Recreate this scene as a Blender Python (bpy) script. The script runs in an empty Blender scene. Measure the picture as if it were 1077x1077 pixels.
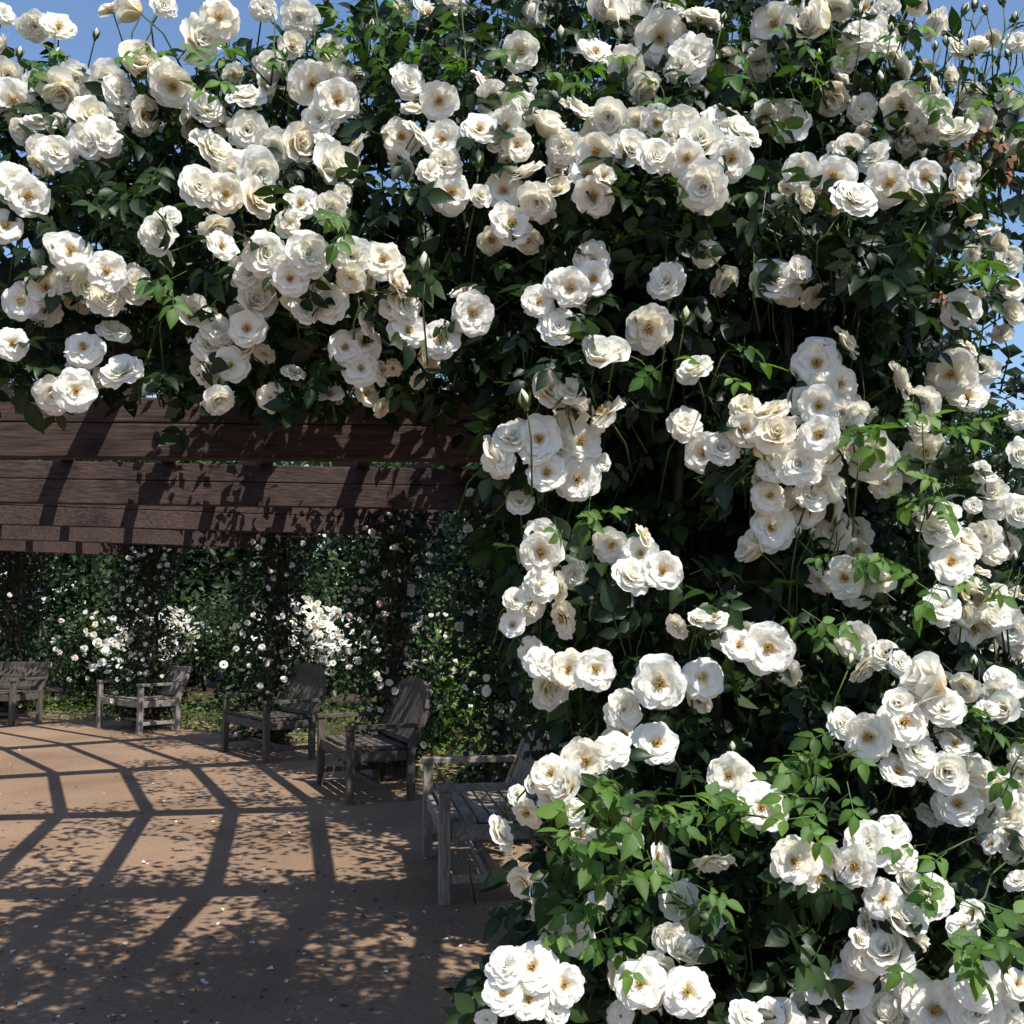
import bpy, math, random
import numpy as np
from mathutils import Vector, Matrix

R = math.radians
rng = np.random.default_rng(11)
rnd = random.Random(5)
SC = bpy.context.scene
COL = SC.collection

# ------------------------------------------------------------------ camera, sky, sun, exposure
F_PX, PITCH, EYE = 1150.0, R(5.04), 1.6
cam_d = bpy.data.cameras.new('camera')
cam_d.sensor_fit = 'HORIZONTAL'
cam_d.angle = 2 * math.atan(538.5 / F_PX)
cam_d.clip_start, cam_d.clip_end = 0.05, 2000
cam = bpy.data.objects.new('camera', cam_d)
COL.objects.link(cam)
cam.location = (0, 0, EYE)
cam.rotation_euler = (math.pi / 2 + PITCH, 0, 0)
SC.camera = cam

TO_SUN = Vector((0.45, -0.50, 1.0)).normalized()
world = bpy.data.worlds.new('World')
SC.world = world
world.use_nodes = True
wn = world.node_tree
sky = wn.nodes.new('ShaderNodeTexSky')
sky.sky_type = 'NISHITA'
sky.sun_disc = False
sky.sun_elevation = math.asin(TO_SUN.z)
sky.sun_rotation = math.atan2(TO_SUN.x, TO_SUN.y)
sky.air_density, sky.dust_density, sky.ozone_density = 1.0, 0.7, 4.0
bg = wn.nodes['Background']
bg.inputs['Strength'].default_value = 0.122
wn.links.new(sky.outputs[0], bg.inputs['Color'])

sun_d = bpy.data.lights.new('sun', 'SUN')
sun_d.energy, sun_d.angle, sun_d.color = 4.0, R(0.5), (1.0, 0.955, 0.88)
sun = bpy.data.objects.new('sun', sun_d)
COL.objects.link(sun)
sun.rotation_euler = (-TO_SUN).to_track_quat('-Z', 'Y').to_euler()
sun.location = TO_SUN * 60

SC.view_settings.view_transform = 'Standard'
SC.view_settings.look = 'None'
SC.view_settings.exposure = 0.62
SC.view_settings.gamma = 1.0
SC.render.engine = 'CYCLES'
SC.cycles.max_bounces = 10
SC.cycles.diffuse_bounces = 7
SC.cycles.transmission_bounces = 7
SC.cycles.transparent_max_bounces = 6

# ------------------------------------------------------------------ helpers
CP, SP = math.cos(PITCH), math.sin(PITCH)

def at(px, py, Y):
    """a point at depth Y (metres in front of the camera) seen at pixel px, py of the photograph"""
    a = (px - 538.5) / F_PX
    b = (538.5 - py) / F_PX
    dy = CP - b * SP
    dz = SP + b * CP
    t = Y / dy
    return (a * t, Y + 0 * a, EYE + dz * t)

def tag(o, label=None, cat=None, group=None, kind=None):
    if label: o['label'] = label
    if cat: o['category'] = cat
    if group: o['group'] = group
    if kind: o['kind'] = kind
    return o

def empty(name, loc, rz=0.0, **k):
    o = bpy.data.objects.new(name, None)
    o.empty_display_size = 0.1
    COL.objects.link(o)
    o.location = loc
    o.rotation_euler = (0, 0, rz)
    return tag(o, **k)

def link_mesh(name, me, mat, parent=None, smooth=False):
    if mat is not None and not me.materials:
        me.materials.append(mat)
    if smooth:
        me.polygons.foreach_set('use_smooth', np.ones(len(me.polygons), bool))
    o = bpy.data.objects.new(name, me)
    COL.objects.link(o)
    if parent is not None:
        o.parent = parent
        # geometry is written in world space: undo the parent's placement
        pm = Matrix.LocRotScale(parent.location, parent.rotation_euler, None)
        if parent.parent is None:
            o.matrix_parent_inverse = pm.inverted()
    return o

def np_mesh(name, V, Fc, tone=None):
    """V (n,3); Fc (m,k) all of one polygon size, or list of such arrays"""
    me = bpy.data.meshes.new(name)
    Fs = Fc if isinstance(Fc, list) else [Fc]
    V = np.ascontiguousarray(V, np.float32)
    me.vertices.add(len(V))
    me.vertices.foreach_set('co', V.ravel())
    idx = np.concatenate([f.ravel() for f in Fs]).astype(np.int32)
    tot = np.concatenate([np.full(len(f), f.shape[1], np.int32) for f in Fs])
    start = np.concatenate([[0], np.cumsum(tot)[:-1]]).astype(np.int32)
    me.loops.add(len(idx))
    me.loops.foreach_set('vertex_index', idx)
    me.polygons.add(len(tot))
    me.polygons.foreach_set('loop_start', start)
    me.polygons.foreach_set('loop_total', tot)
    if tone is not None:
        at_ = me.attributes.new('tone', 'FLOAT', 'POINT')
        at_.data.foreach_set('value', np.ascontiguousarray(tone, np.float32))
    me.update(calc_edges=True)
    me.validate()
    return me

class MB:
    """collects boxes, beams, tubes into one mesh"""
    def __init__(s):
        s.v, s.f = [], []
    def add(s, vs, fs):
        n = len(s.v)
        s.v += [tuple(p) for p in vs]
        s.f += [tuple(i + n for i in f) for f in fs]
    def box(s, c, size, rz=0.0, taper=1.0):
        hx, hy, hz = size[0] / 2, size[1] / 2, size[2] / 2
        cs, sn = math.cos(rz), math.sin(rz)
        vs = []
        for dz, k in ((-hz, 1), (hz, taper)):
            for dx, dy in ((-hx, -hy), (hx, -hy), (hx, hy), (-hx, hy)):
                dx, dy = dx * k, dy * k
                vs.append((c[0] + dx * cs - dy * sn, c[1] + dx * sn + dy * cs, c[2] + dz))
        s.add(vs, [(0, 3, 2, 1), (4, 5, 6, 7), (0, 1, 5, 4), (1, 2, 6, 5), (2, 3, 7, 6), (3, 0, 4, 7)])
    def bar(s, p, q, w, h, up=(0, 0, 1)):
        p, q = Vector(p), Vector(q)
        d = (q - p).normalized()
        sd = d.cross(Vector(up)).normalized()
        u = sd.cross(d)
        vs = []
        for e in (p, q):
            for a, b in ((-1, -1), (1, -1), (1, 1), (-1, 1)):
                vs.append(e + sd * (a * w / 2) + u * (b * h / 2))
        s.add(vs, [(0, 3, 2, 1), (4, 5, 6, 7), (0, 1, 5, 4), (1, 2, 6, 5), (2, 3, 7, 6), (3, 0, 4, 7)])
    def tube(s, pts, r0, r1, n=6):
        pts = [Vector(p) for p in pts]
        m = len(pts)
        base = len(s.v)
        d0 = (pts[1] - pts[0]).normalized()
        ref = Vector((0, 0, 1)) if abs(d0.z) < 0.9 else Vector((1, 0, 0))
        for i, p in enumerate(pts):
            d = (pts[min(i + 1, m - 1)] - pts[max(i - 1, 0)]).normalized()
            a = d.cross(ref)
            a = a.normalized() if a.length > 1e-5 else Vector((1, 0, 0))
            b = d.cross(a)
            r = r0 + (r1 - r0) * i / (m - 1)
            for k in range(n):
                t = 2 * math.pi * k / n
                s.v.append(tuple(p + a * (r * math.cos(t)) + b * (r * math.sin(t))))
        for i in range(m - 1):
            for k in range(n):
                k2 = (k + 1) % n
                s.f.append((base + i * n + k, base + i * n + k2, base + (i + 1) * n + k2, base + (i + 1) * n + k))
        s.f.append(tuple(base + k for k in range(n))[::-1])
        s.f.append(tuple(base + (m - 1) * n + k for k in range(n)))
    def build(s, name, mat, parent=None, smooth=False, bevel=0.0):
        me = bpy.data.meshes.new(name)
        me.from_pydata(s.v, [], s.f)
        me.update()
        o = link_mesh(name, me, mat, parent, smooth)
        if bevel:
            b = o.modifiers.new('bevel', 'BEVEL')
            b.width, b.segments, b.limit_method = bevel, 2, 'ANGLE'
        return o

def wander(p, q, n=7, j=0.05, sag=0.0):
    p, q = Vector(p), Vector(q)
    out = []
    for i in range(n):
        t = i / (n - 1)
        k = math.sin(math.pi * t)
        out.append(p.lerp(q, t) + Vector((rnd.uniform(-j, j), rnd.uniform(-j, j), rnd.uniform(-j, j) - sag)) * k)
    return out

# ------------------------------------------------------------------ materials
def new_mat(name):
    m = bpy.data.materials.new(name)
    m.use_nodes = True
    nt = m.node_tree
    nt.nodes.clear()
    out = nt.nodes.new('ShaderNodeOutputMaterial')
    return m, nt, out

def N(nt, kind, **k):
    n = nt.nodes.new(kind)
    for a, b in k.items():
        setattr(n, a, b)
    return n

def ramp(nt, stops):
    r = nt.nodes.new('ShaderNodeValToRGB')
    e = r.color_ramp.elements
    while len(e) < len(stops):
        e.new(0.5)
    for x, (p, c) in zip(e, stops):
        x.position = p
        x.color = (*c, 1)
    return r

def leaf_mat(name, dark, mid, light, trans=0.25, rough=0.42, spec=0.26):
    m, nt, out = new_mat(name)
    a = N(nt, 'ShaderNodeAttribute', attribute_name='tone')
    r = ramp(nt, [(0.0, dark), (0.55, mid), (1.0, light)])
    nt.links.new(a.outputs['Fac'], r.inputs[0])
    geo = N(nt, 'ShaderNodeNewGeometry')
    back = N(nt, 'ShaderNodeMixRGB', blend_type='MIX')
    pale = N(nt, 'ShaderNodeMixRGB', blend_type='MIX')
    pale.inputs[0].default_value = 0.3
    pale.inputs[2].default_value = (0.14, 0.2, 0.11, 1)
    nt.links.new(r.outputs[0], pale.inputs[1])
    nt.links.new(geo.outputs['Backfacing'], back.inputs[0])
    nt.links.new(r.outputs[0], back.inputs[1])
    nt.links.new(pale.outputs[0], back.inputs[2])
    tex = N(nt, 'ShaderNodeTexNoise')
    tex.inputs['Scale'].default_value = 90
    bump = N(nt, 'ShaderNodeBump')
    bump.inputs['Strength'].default_value = 0.25
    bump.inputs['Distance'].default_value = 0.004
    nt.links.new(tex.outputs[0], bump.inputs['Height'])
    p = N(nt, 'ShaderNodeBsdfPrincipled')
    p.inputs['Roughness'].default_value = rough
    p.inputs['Specular IOR Level'].default_value = spec
    nt.links.new(back.outputs[0], p.inputs['Base Color'])
    nt.links.new(bump.outputs[0], p.inputs['Normal'])
    t = N(nt, 'ShaderNodeBsdfTranslucent')
    tc = N(nt, 'ShaderNodeMixRGB', blend_type='MULTIPLY')
    tc.inputs[0].default_value = 1
    tc.inputs[2].default_value = (1.9, 2.2, 0.6, 1)
    nt.links.new(r.outputs[0], tc.inputs[1])
    nt.links.new(tc.outputs[0], t.inputs['Color'])
    mx = N(nt, 'ShaderNodeMixShader')
    mx.inputs[0].default_value = trans
    nt.links.new(p.outputs[0], mx.inputs[1])
    nt.links.new(t.outputs[0], mx.inputs[2])
    nt.links.new(mx.outputs[0], out.inputs[0])
    return m

def petal_mat(name, tip_a, tip_b, throat, trans=0.3):
    """white rose petal: pigment runs from a cream throat to a white limb; each bloom a little different"""
    m, nt, out = new_mat(name)
    oi = N(nt, 'ShaderNodeObjectInfo')
    fresh = ramp(nt, [(0.0, tip_a), (0.6, tip_a), (1.0, tip_b)])
    nt.links.new(oi.outputs['Random'], fresh.inputs[0])
    a = N(nt, 'ShaderNodeAttribute', attribute_name='tone')
    mr = N(nt, 'ShaderNodeMapRange')
    mr.inputs['From Min'].default_value, mr.inputs['From Max'].default_value = 0.1, 0.6
    nt.links.new(a.outputs['Fac'], mr.inputs[0])
    mix = N(nt, 'ShaderNodeMixRGB')
    mix.inputs[1].default_value = (*throat, 1)
    nt.links.new(mr.outputs[0], mix.inputs[0])
    nt.links.new(fresh.outputs[0], mix.inputs[2])
    tc = N(nt, 'ShaderNodeTexCoord')
    w = N(nt, 'ShaderNodeTexNoise')
    w.inputs['Scale'].default_value = 6
    w.inputs['Detail'].default_value = 3
    nt.links.new(tc.outputs['Object'], w.inputs['Vector'])
    bump = N(nt, 'ShaderNodeBump')
    bump.inputs['Strength'].default_value = 0.15
    bump.inputs['Distance'].default_value = 0.04
    nt.links.new(w.outputs[0], bump.inputs['Height'])
    d = N(nt, 'ShaderNodeBsdfPrincipled')
    d.inputs['Roughness'].default_value = 0.6
    d.inputs['Specular IOR Level'].default_value = 0.25
    nt.links.new(mix.outputs[0], d.inputs['Base Color'])
    nt.links.new(bump.outputs[0], d.inputs['Normal'])
    t = N(nt, 'ShaderNodeBsdfTranslucent')
    warm = N(nt, 'ShaderNodeMixRGB', blend_type='MULTIPLY')
    warm.inputs[0].default_value = 1
    warm.inputs[2].default_value = (1.0, 0.965, 0.84, 1)
    nt.links.new(mix.outputs[0], warm.inputs[1])
    nt.links.new(warm.outputs[0], t.inputs['Color'])
    mx = N(nt, 'ShaderNodeMixShader')
    mx.inputs[0].default_value = trans
    nt.links.new(d.outputs[0], mx.inputs[1])
    nt.links.new(t.outputs[0], mx.inputs[2])
    nt.links.new(mx.outputs[0], out.inputs[0])
    return m

def plain_mat(name, c1, c2, scale=12, rough=0.8, bump=0.3, stretch=None, detail=6, dist=0.01, stain=0.0):
    m, nt, out = new_mat(name)
    tc = N(nt, 'ShaderNodeTexCoord')
    mp = N(nt, 'ShaderNodeMapping')
    if stretch: mp.inputs['Scale'].default_value = stretch
    nt.links.new(tc.outputs['Object'], mp.inputs[0])
    n = N(nt, 'ShaderNodeTexNoise')
    n.inputs['Scale'].default_value, n.inputs['Detail'].default_value = scale, detail
    nt.links.new(mp.outputs[0], n.inputs['Vector'])
    r = ramp(nt, [(0.3, c1), (0.7, c2)])
    nt.links.new(n.outputs[0], r.inputs[0])
    b = N(nt, 'ShaderNodeBump')
    b.inputs['Strength'].default_value, b.inputs['Distance'].default_value = bump, dist
    nt.links.new(n.outputs[0], b.inputs['Height'])
    p = N(nt, 'ShaderNodeBsdfPrincipled')
    p.inputs['Roughness'].default_value = rough
    p.inputs['Specular IOR Level'].default_value = 0.25
    col = r.outputs[0]
    if stain:                                   # lichen, damp and bleaching in patches of their own
        w = N(nt, 'ShaderNodeTexNoise'); w.inputs['Scale'].default_value = 2.3; w.inputs['Detail'].default_value = 7; w.inputs['Roughness'].default_value = 0.7
        nt.links.new(tc.outputs['Object'], w.inputs['Vector'])
        wr = ramp(nt, [(0.32, (0.42, 0.42, 0.44)), (0.5, (1, 1, 1)), (0.62, (1.1, 1.08, 1.05)), (0.74, (1.55, 1.6, 1.5))])
        nt.links.new(w.outputs[0], wr.inputs[0])
        mu = N(nt, 'ShaderNodeMixRGB', blend_type='MULTIPLY'); mu.inputs[0].default_value = stain
        nt.links.new(col, mu.inputs[1]); nt.links.new(wr.outputs[0], mu.inputs[2])
        col = mu.outputs[0]
    nt.links.new(col, p.inputs['Base Color'])
    nt.links.new(b.outputs[0], p.inputs['Normal'])
    nt.links.new(p.outputs[0], out.inputs[0])
    return m

def ground_mat():
    m, nt, out = new_mat('decomposed_granite')
    tc = N(nt, 'ShaderNodeTexCoord')
    big = N(nt, 'ShaderNodeTexNoise'); big.inputs['Scale'].default_value = 0.9; big.inputs['Detail'].default_value = 5
    fine = N(nt, 'ShaderNodeTexNoise'); fine.inputs['Scale'].default_value = 45; fine.inputs['Detail'].default_value = 8
    vor = N(nt, 'ShaderNodeTexVoronoi'); vor.inputs['Scale'].default_value = 70
    for x in (big, fine, vor):
        nt.links.new(tc.outputs['Object'], x.inputs['Vector'])
    r1 = ramp(nt, [(0.3, (0.205, 0.134, 0.088)), (0.7, (0.315, 0.213, 0.143))])
    nt.links.new(big.outputs[0], r1.inputs[0])
    r2 = ramp(nt, [(0.25, (0.62, 0.60, 0.58)), (0.5, (1, 1, 1)), (0.8, (1.2, 1.2, 1.2))])
    nt.links.new(fine.outputs[0], r2.inputs[0])
    mul = N(nt, 'ShaderNodeMixRGB', blend_type='MULTIPLY'); mul.inputs[0].default_value = 0.8
    nt.links.new(r1.outputs[0], mul.inputs[1]); nt.links.new(r2.outputs[0], mul.inputs[2])
    r3 = ramp(nt, [(0.0, (0.55, 0.52, 0.5)), (0.12, (1, 1, 1))])
    nt.links.new(vor.outputs['Distance'], r3.inputs[0])
    mul2 = N(nt, 'ShaderNodeMixRGB', blend_type='MULTIPLY'); mul2.inputs[0].default_value = 0.5
    nt.links.new(mul.outputs[0], mul2.inputs[1]); nt.links.new(r3.outputs[0], mul2.inputs[2])
    b = N(nt, 'ShaderNodeBump'); b.inputs['Strength'].default_value = 0.6; b.inputs['Distance'].default_value = 0.012
    nt.links.new(fine.outputs[0], b.inputs['Height'])
    p = N(nt, 'ShaderNodeBsdfPrincipled'); p.inputs['Roughness'].default_value = 0.95
    p.inputs['Specular IOR Level'].default_value = 0.1
    nt.links.new(mul2.outputs[0], p.inputs['Base Color']); nt.links.new(b.outputs[0], p.inputs['Normal'])
    nt.links.new(p.outputs[0], out.inputs[0])
    return m

M = {}
M['granite'] = ground_mat()
M['soil'] = plain_mat('bed_soil', (0.035, 0.024, 0.016), (0.09, 0.06, 0.04), 14, 0.95, 0.8, dist=0.03)
M['redwood'] = plain_mat('weathered_redwood', (0.030, 0.020, 0.018), (0.088, 0.056, 0.049), 5, 0.85, 0.5, (1, 14, 14), stain=0.9)
M['post'] = plain_mat('weathered_post', (0.05, 0.033, 0.026), (0.11, 0.075, 0.06), 5, 0.85, 0.5, (14, 14, 1), stain=0.8)
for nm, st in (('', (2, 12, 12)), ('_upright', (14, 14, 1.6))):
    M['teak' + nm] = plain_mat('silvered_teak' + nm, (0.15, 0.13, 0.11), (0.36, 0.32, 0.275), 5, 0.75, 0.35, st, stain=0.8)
    M['teak_dark' + nm] = plain_mat('shaded_teak' + nm, (0.065, 0.055, 0.046), (0.15, 0.128, 0.105), 5, 0.8, 0.35, st, stain=0.8)  # darker copy of the teak, with the benches' shade put into the colour
M['cane'] = plain_mat('rose_cane', (0.035, 0.03, 0.018), (0.09, 0.075, 0.04), 20, 0.7, 0.3)
M['green_stem'] = plain_mat('green_stem', (0.035, 0.06, 0.018), (0.075, 0.11, 0.03), 20, 0.5, 0.1)
M['bark'] = plain_mat('bark', (0.03, 0.024, 0.018), (0.09, 0.07, 0.055), 9, 0.95, 0.9, (6, 6, 1), dist=0.05)
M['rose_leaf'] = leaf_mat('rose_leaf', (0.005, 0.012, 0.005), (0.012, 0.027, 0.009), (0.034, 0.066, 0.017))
M['young_leaf'] = leaf_mat('young_rose_leaf', (0.035, 0.075, 0.018), (0.065, 0.135, 0.026), (0.12, 0.21, 0.04), 0.3)
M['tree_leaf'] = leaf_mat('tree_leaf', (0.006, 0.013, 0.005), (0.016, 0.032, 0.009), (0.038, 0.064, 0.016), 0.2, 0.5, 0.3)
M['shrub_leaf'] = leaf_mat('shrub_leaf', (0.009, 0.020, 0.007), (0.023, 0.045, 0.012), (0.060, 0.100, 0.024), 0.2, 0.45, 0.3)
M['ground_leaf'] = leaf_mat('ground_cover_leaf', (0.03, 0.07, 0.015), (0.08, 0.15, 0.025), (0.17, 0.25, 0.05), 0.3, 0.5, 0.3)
M['conifer'] = leaf_mat('conifer_needles', (0.012, 0.028, 0.010), (0.035, 0.068, 0.018), (0.07, 0.12, 0.03), 0.15, 0.5, 0.3)
M['dry'] = plain_mat('withered_petal', (0.13, 0.06, 0.03), (0.33, 0.20, 0.11), 30, 0.9, 0.3)
M['petal'] = petal_mat('white_petal', (0.94, 0.935, 0.90), (0.925, 0.885, 0.78), (0.90, 0.81, 0.56), 0.40)
M['blush_petal'] = petal_mat('blush_petal', (0.80, 0.72, 0.68), (0.66, 0.45, 0.46), (0.75, 0.6, 0.4))
M['bud_petal'] = petal_mat('bud_petal', (0.82, 0.81, 0.68), (0.74, 0.76, 0.52), (0.45, 0.55, 0.25))
M['stamen'] = plain_mat('stamens', (0.30, 0.15, 0.03), (0.62, 0.40, 0.11), 9, 0.7, 0.2)
M['fallen'] = plain_mat('fallen_petal', (0.50, 0.42, 0.36), (0.78, 0.72, 0.66), 3, 0.8, 0.1)

# ------------------------------------------------------------------ leaf clouds
def leaflet(L, W, fold=0.35, arch=0.25, n=4):
    """a pointed ovate leaflet along +Y, normal +Z, folded along its midrib"""
    V, Fq = [], []
    for i in range(n + 1):
        t = i / n
        w = W * (math.sin(math.pi * (t ** 0.8)) * 0.95 + 0.03) * (1 if t < 0.99 else 0.2)
        y = L * t
        z = -arch * L * t * t
        V += [(-w, y, z + fold * w), (0, y, z), (w, y, z + fold * w)]
    for i in range(n):
        a = 3 * i
        Fq += [(a, a + 1, a + 4, a + 3), (a + 1, a + 2, a + 5, a + 4)]
    return np.array(V, float), np.array(Fq, int)

def compound_leaf(seed):
    """a rose leaf: five leaflets along a stalk"""
    r = random.Random(seed)
    V, Fq, leaf_id = [], [], []
    spots = [(0.055, 0, 1.15), (0.042, 62, 0.95), (0.042, -62, 0.95), (0.016, 70, 0.72), (0.016, -70, 0.72)]
    if seed % 3 == 2: spots = spots[:3]
    for k, (y0, ang, s) in enumerate(spots):
        L = 0.048 * s * r.uniform(0.88, 1.12)
        v, f = leaflet(L, L * r.uniform(0.27, 0.33), r.uniform(0.15, 0.5), r.uniform(0.05, 0.4))
        a = R(ang + r.uniform(-10, 10))
        tl = r.uniform(-0.35, 0.35)
        rot = np.array(Matrix.Rotation(-a, 3, 'Z') @ Matrix.Rotation(tl, 3, 'Y') @ Matrix.Rotation(r.uniform(-0.4, 0.1), 3, 'X'))
        v = v @ rot.T + np.array((0, y0, -0.12 * y0))
        Fq.append(f + len(V)); V += v.tolist(); leaf_id += [k] * len(v)
    st = [(-0.0011, -0.03, 0.004), (0.0011, -0.03, 0.004), (0.0008, 0.055, -0.006), (-0.0008, 0.055, -0.006)]
    Fq.append(np.array([[0, 1, 2, 3]]) + len(V)); V += st; leaf_id += [5] * 4
    return np.array(V), np.concatenate(Fq), np.array(leaf_id)

LEAVES = [compound_leaf(k) for k in range(6)]

def simple_leaf(asp=0.5, fold=0.3):
    v = np.array([(0, 0, 0), (asp / 2, 0.45, fold * asp / 2), (0, 1, -0.12), (-asp / 2, 0.45, fold * asp / 2)])
    return v, np.array([(0, 1, 2), (0, 2, 3)]), np.zeros(4, int)

def frames(nrm, along):
    """rotation matrices whose z is nrm and y is along made square to it"""
    z = nrm / np.linalg.norm(nrm, axis=1, keepdims=True)
    y = along - (along * z).sum(1, keepdims=True) * z
    y /= np.linalg.norm(y, axis=1, keepdims=True) + 1e-9
    x = np.cross(y, z)
    return np.stack([x, y, z], axis=2)

def leaf_cloud(name, P, mat, parent, nrm, along, scale, templates, tone_mu=0.45, tone_sd=0.25, kind=None):
    """every leaf at its own place, turn and tint; one mesh"""
    n = len(P)
    Rm = frames(nrm, along)
    scale = np.broadcast_to(scale, (n,))
    tone0 = np.clip(rng.normal(tone_mu, tone_sd, n), 0, 1)
    pick = rng.integers(0, len(templates), n)
    Vs, Fs, Ts, off = [], {}, [], 0
    for k, (tv, tf, tid) in enumerate(templates):
        s = np.where(pick == k)[0]
        if not len(s): continue
        v = np.einsum('nij,vj->nvi', Rm[s], tv) * scale[s][:, None, None] + P[s][:, None, :]
        f = tf[None] + (off + np.arange(len(s)) * len(tv))[:, None, None]
        per = rng.normal(0, 0.10, (len(s), tid.max() + 1))
        rib = np.zeros(len(tv)) if len(tv) < 20 else np.where(np.arange(len(tv)) % 3 == 1, 0.22, -0.04)   # the midrib is paler
        Ts.append(np.clip(tone0[s][:, None] + per[:, tid] + rib[None], 0, 1).ravel())
        Vs.append(v.reshape(-1, 3))
        Fs.setdefault(tf.shape[1], []).append(f.reshape(-1, tf.shape[1]))
        off += len(s) * len(tv)
    me = np_mesh(name, np.concatenate(Vs), [np.concatenate(x) for x in Fs.values()], np.concatenate(Ts))
    o = link_mesh(name, me, mat, parent)
    if kind: o['kind'] = kind
    return o

def inside(poly, x, y):
    poly = np.array(poly, float)
    c = np.zeros(len(x), bool)
    j = len(poly) - 1
    for i in range(len(poly)):
        xi, yi = poly[i]; xj, yj = poly[j]
        hit = ((yi > y) != (yj > y)) & (x < (xj - xi) * (y - yi) / (yj - yi + 1e-12) + xi)
        c ^= hit
        j = i
    return c

# ------------------------------------------------------------------ roses
def rose_mesh(name, layers, seed, size_jitter=0.06):
    """a rose of overlapping cupped petals, radius about 1, opening along +Z"""
    r = random.Random(seed)
    V, Fq, T = [], [], []
    nu, nv = 7, 7
    ph0 = r.uniform(0, 6.28)
    for (cnt, ln, wd, th0, th1, zb, cup) in layers:
        ph0 += r.uniform(0.4, 1.1)
        for k in range(cnt):
            phi = ph0 + 2 * math.pi * (k + r.uniform(-0.16, 0.16)) / cnt
            L = ln * (1 + r.uniform(-size_jitter, size_jitter) * 1.6)
            W = wd * (1 + r.uniform(-0.1, 0.12))
            a0 = R(th0 + r.uniform(-7, 7)); a1 = R(th1 + r.uniform(-11, 11))
            amp, fr, p1 = r.uniform(0.02, 0.065), r.uniform(2.0, 4.2), r.uniform(0, 6.28)
            curl = r.uniform(0.0, 0.7)
            rc = cup * r.uniform(0.85, 1.25)
            skew = r.uniform(-0.25, 0.25)
            notch = r.uniform(0, 0.10)
            er = Vector((math.cos(phi), math.sin(phi), 0)); et = Vector((-math.sin(phi), math.cos(phi), 0))
            base = len(V)
            rad, zz = 0.05, zb
            prev = 0
            cen = []
            for i in range(nu):
                u = i / (nu - 1)
                th = a0 + (a1 - a0) * u ** 1.2 + curl * max(0, u - 0.7) / 0.3
                rad += math.sin(th) * L * (u - prev); zz += math.cos(th) * L * (u - prev)
                prev = u
                cen.append((rad, zz, th, u))
            for (rad_, z_, th, u) in cen:
                w = W * math.sin(math.pi * (0.11 + 0.5 * u))
                tang = er * math.sin(th) + Vector((0, 0, math.cos(th)))
                nin = -er * math.cos(th) + Vector((0, 0, math.sin(th)))
                for j in range(nv):
                    v = 2 * j / (nv - 1) - 1
                    s = v * w
                    lat = rc * math.sin(s / rc); inw = rc * (1 - math.cos(s / rc))
                    drop = -0.27 * L * u * abs(v) ** 3.2 - notch * L * u * math.exp(-(v / 0.25) ** 2)
                    ruf = amp * u * u * (math.sin(fr * v + p1) + 0.45 * math.sin(2.3 * fr * v + 2 * p1) * u)
                    p = er * rad_ + Vector((0, 0, z_)) + et * (lat + skew * 0.15 * u) + nin * (inw + ruf) + tang * drop
                    V.append(tuple(p)); T.append(u)
            for i in range(nu - 1):
                for j in range(nv - 1):
                    a = base + i * nv + j
                    Fq.append((a, a + 1, a + nv + 1, a + nv))
    V = np.array(V)
    V /= np.percentile(np.linalg.norm(V[:, :2], axis=1), 98.5)
    me = np_mesh(name, V, np.array(Fq), np.array(T))
    me.materials.append(M['petal'])
    me.polygons.foreach_set('use_smooth', np.ones(len(me.polygons), bool))
    return me

def stamen_mesh(name, seed, zc=0.2):
    r = random.Random(seed)
    mb = MB()
    for k in range(34):
        a = r.uniform(0, 6.28); q = 0.20 * math.sqrt(r.random())
        h = r.uniform(0.16, 0.27)
        p = Vector((q * 0.35 * math.cos(a), q * 0.35 * math.sin(a), zc - 0.1)); e = Vector((q * math.cos(a), q * math.sin(a), zc + h))
        mb.tube([p, p.lerp(e, 0.6), e], 0.011, 0.008, 3)
        mb.box(e, (0.034, 0.034, 0.045), a)
    me = bpy.data.meshes.new(name)
    me.from_pydata(mb.v, [], mb.f)
    me.update(); me.materials.append(M['stamen'])
    return me

# layers: petals, length, half width, start angle, end angle, base height, cup radius
OPEN = [(6, 1.00, 0.60, 58, 88, 0.00, 1.5), (6, 0.90, 0.54, 50, 76, 0.03, 1.1), (4, 0.66, 0.44, 36, 62, 0.06, 0.75)]
OPEN2 = [(6, 1.00, 0.60, 62, 92, 0.00, 1.6), (5, 0.86, 0.54, 46, 80, 0.03, 1.1), (3, 0.52, 0.36, 26, 66, 0.06, 0.6)]
CUP = [(6, 1.00, 0.60, 62, 95, 0.00, 1.3), (6, 0.90, 0.54, 44, 78, 0.03, 0.95), (6, 0.76, 0.42, 28, 58, 0.06, 0.65), (5, 0.62, 0.34, 12, 38, 0.08, 0.42), (5, 0.50, 0.24, 2, 24, 0.09, 0.24), (3, 0.42, 0.15, -4, 12, 0.10, 0.13)]
RUFF = [(6, 1.00, 0.58, 66, 100, 0.00, 1.4), (6, 0.90, 0.50, 52, 84, 0.03, 0.9), (7, 0.80, 0.36, 36, 74, 0.06, 0.6), (6, 0.66, 0.30, 20, 58, 0.08, 0.4), (5, 0.50, 0.22, 8, 40, 0.09, 0.28)]
HALF = [(5, 0.95, 0.52, 42, 80, 0.00, 1.0), (5, 0.88, 0.46, 24, 50, 0.03, 0.62), (5, 0.80, 0.36, 10, 24, 0.06, 0.38), (4, 0.72, 0.25, 2, 10, 0.08, 0.22), (3, 0.64, 0.15, -3, 6, 0.10, 0.12)]
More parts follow.
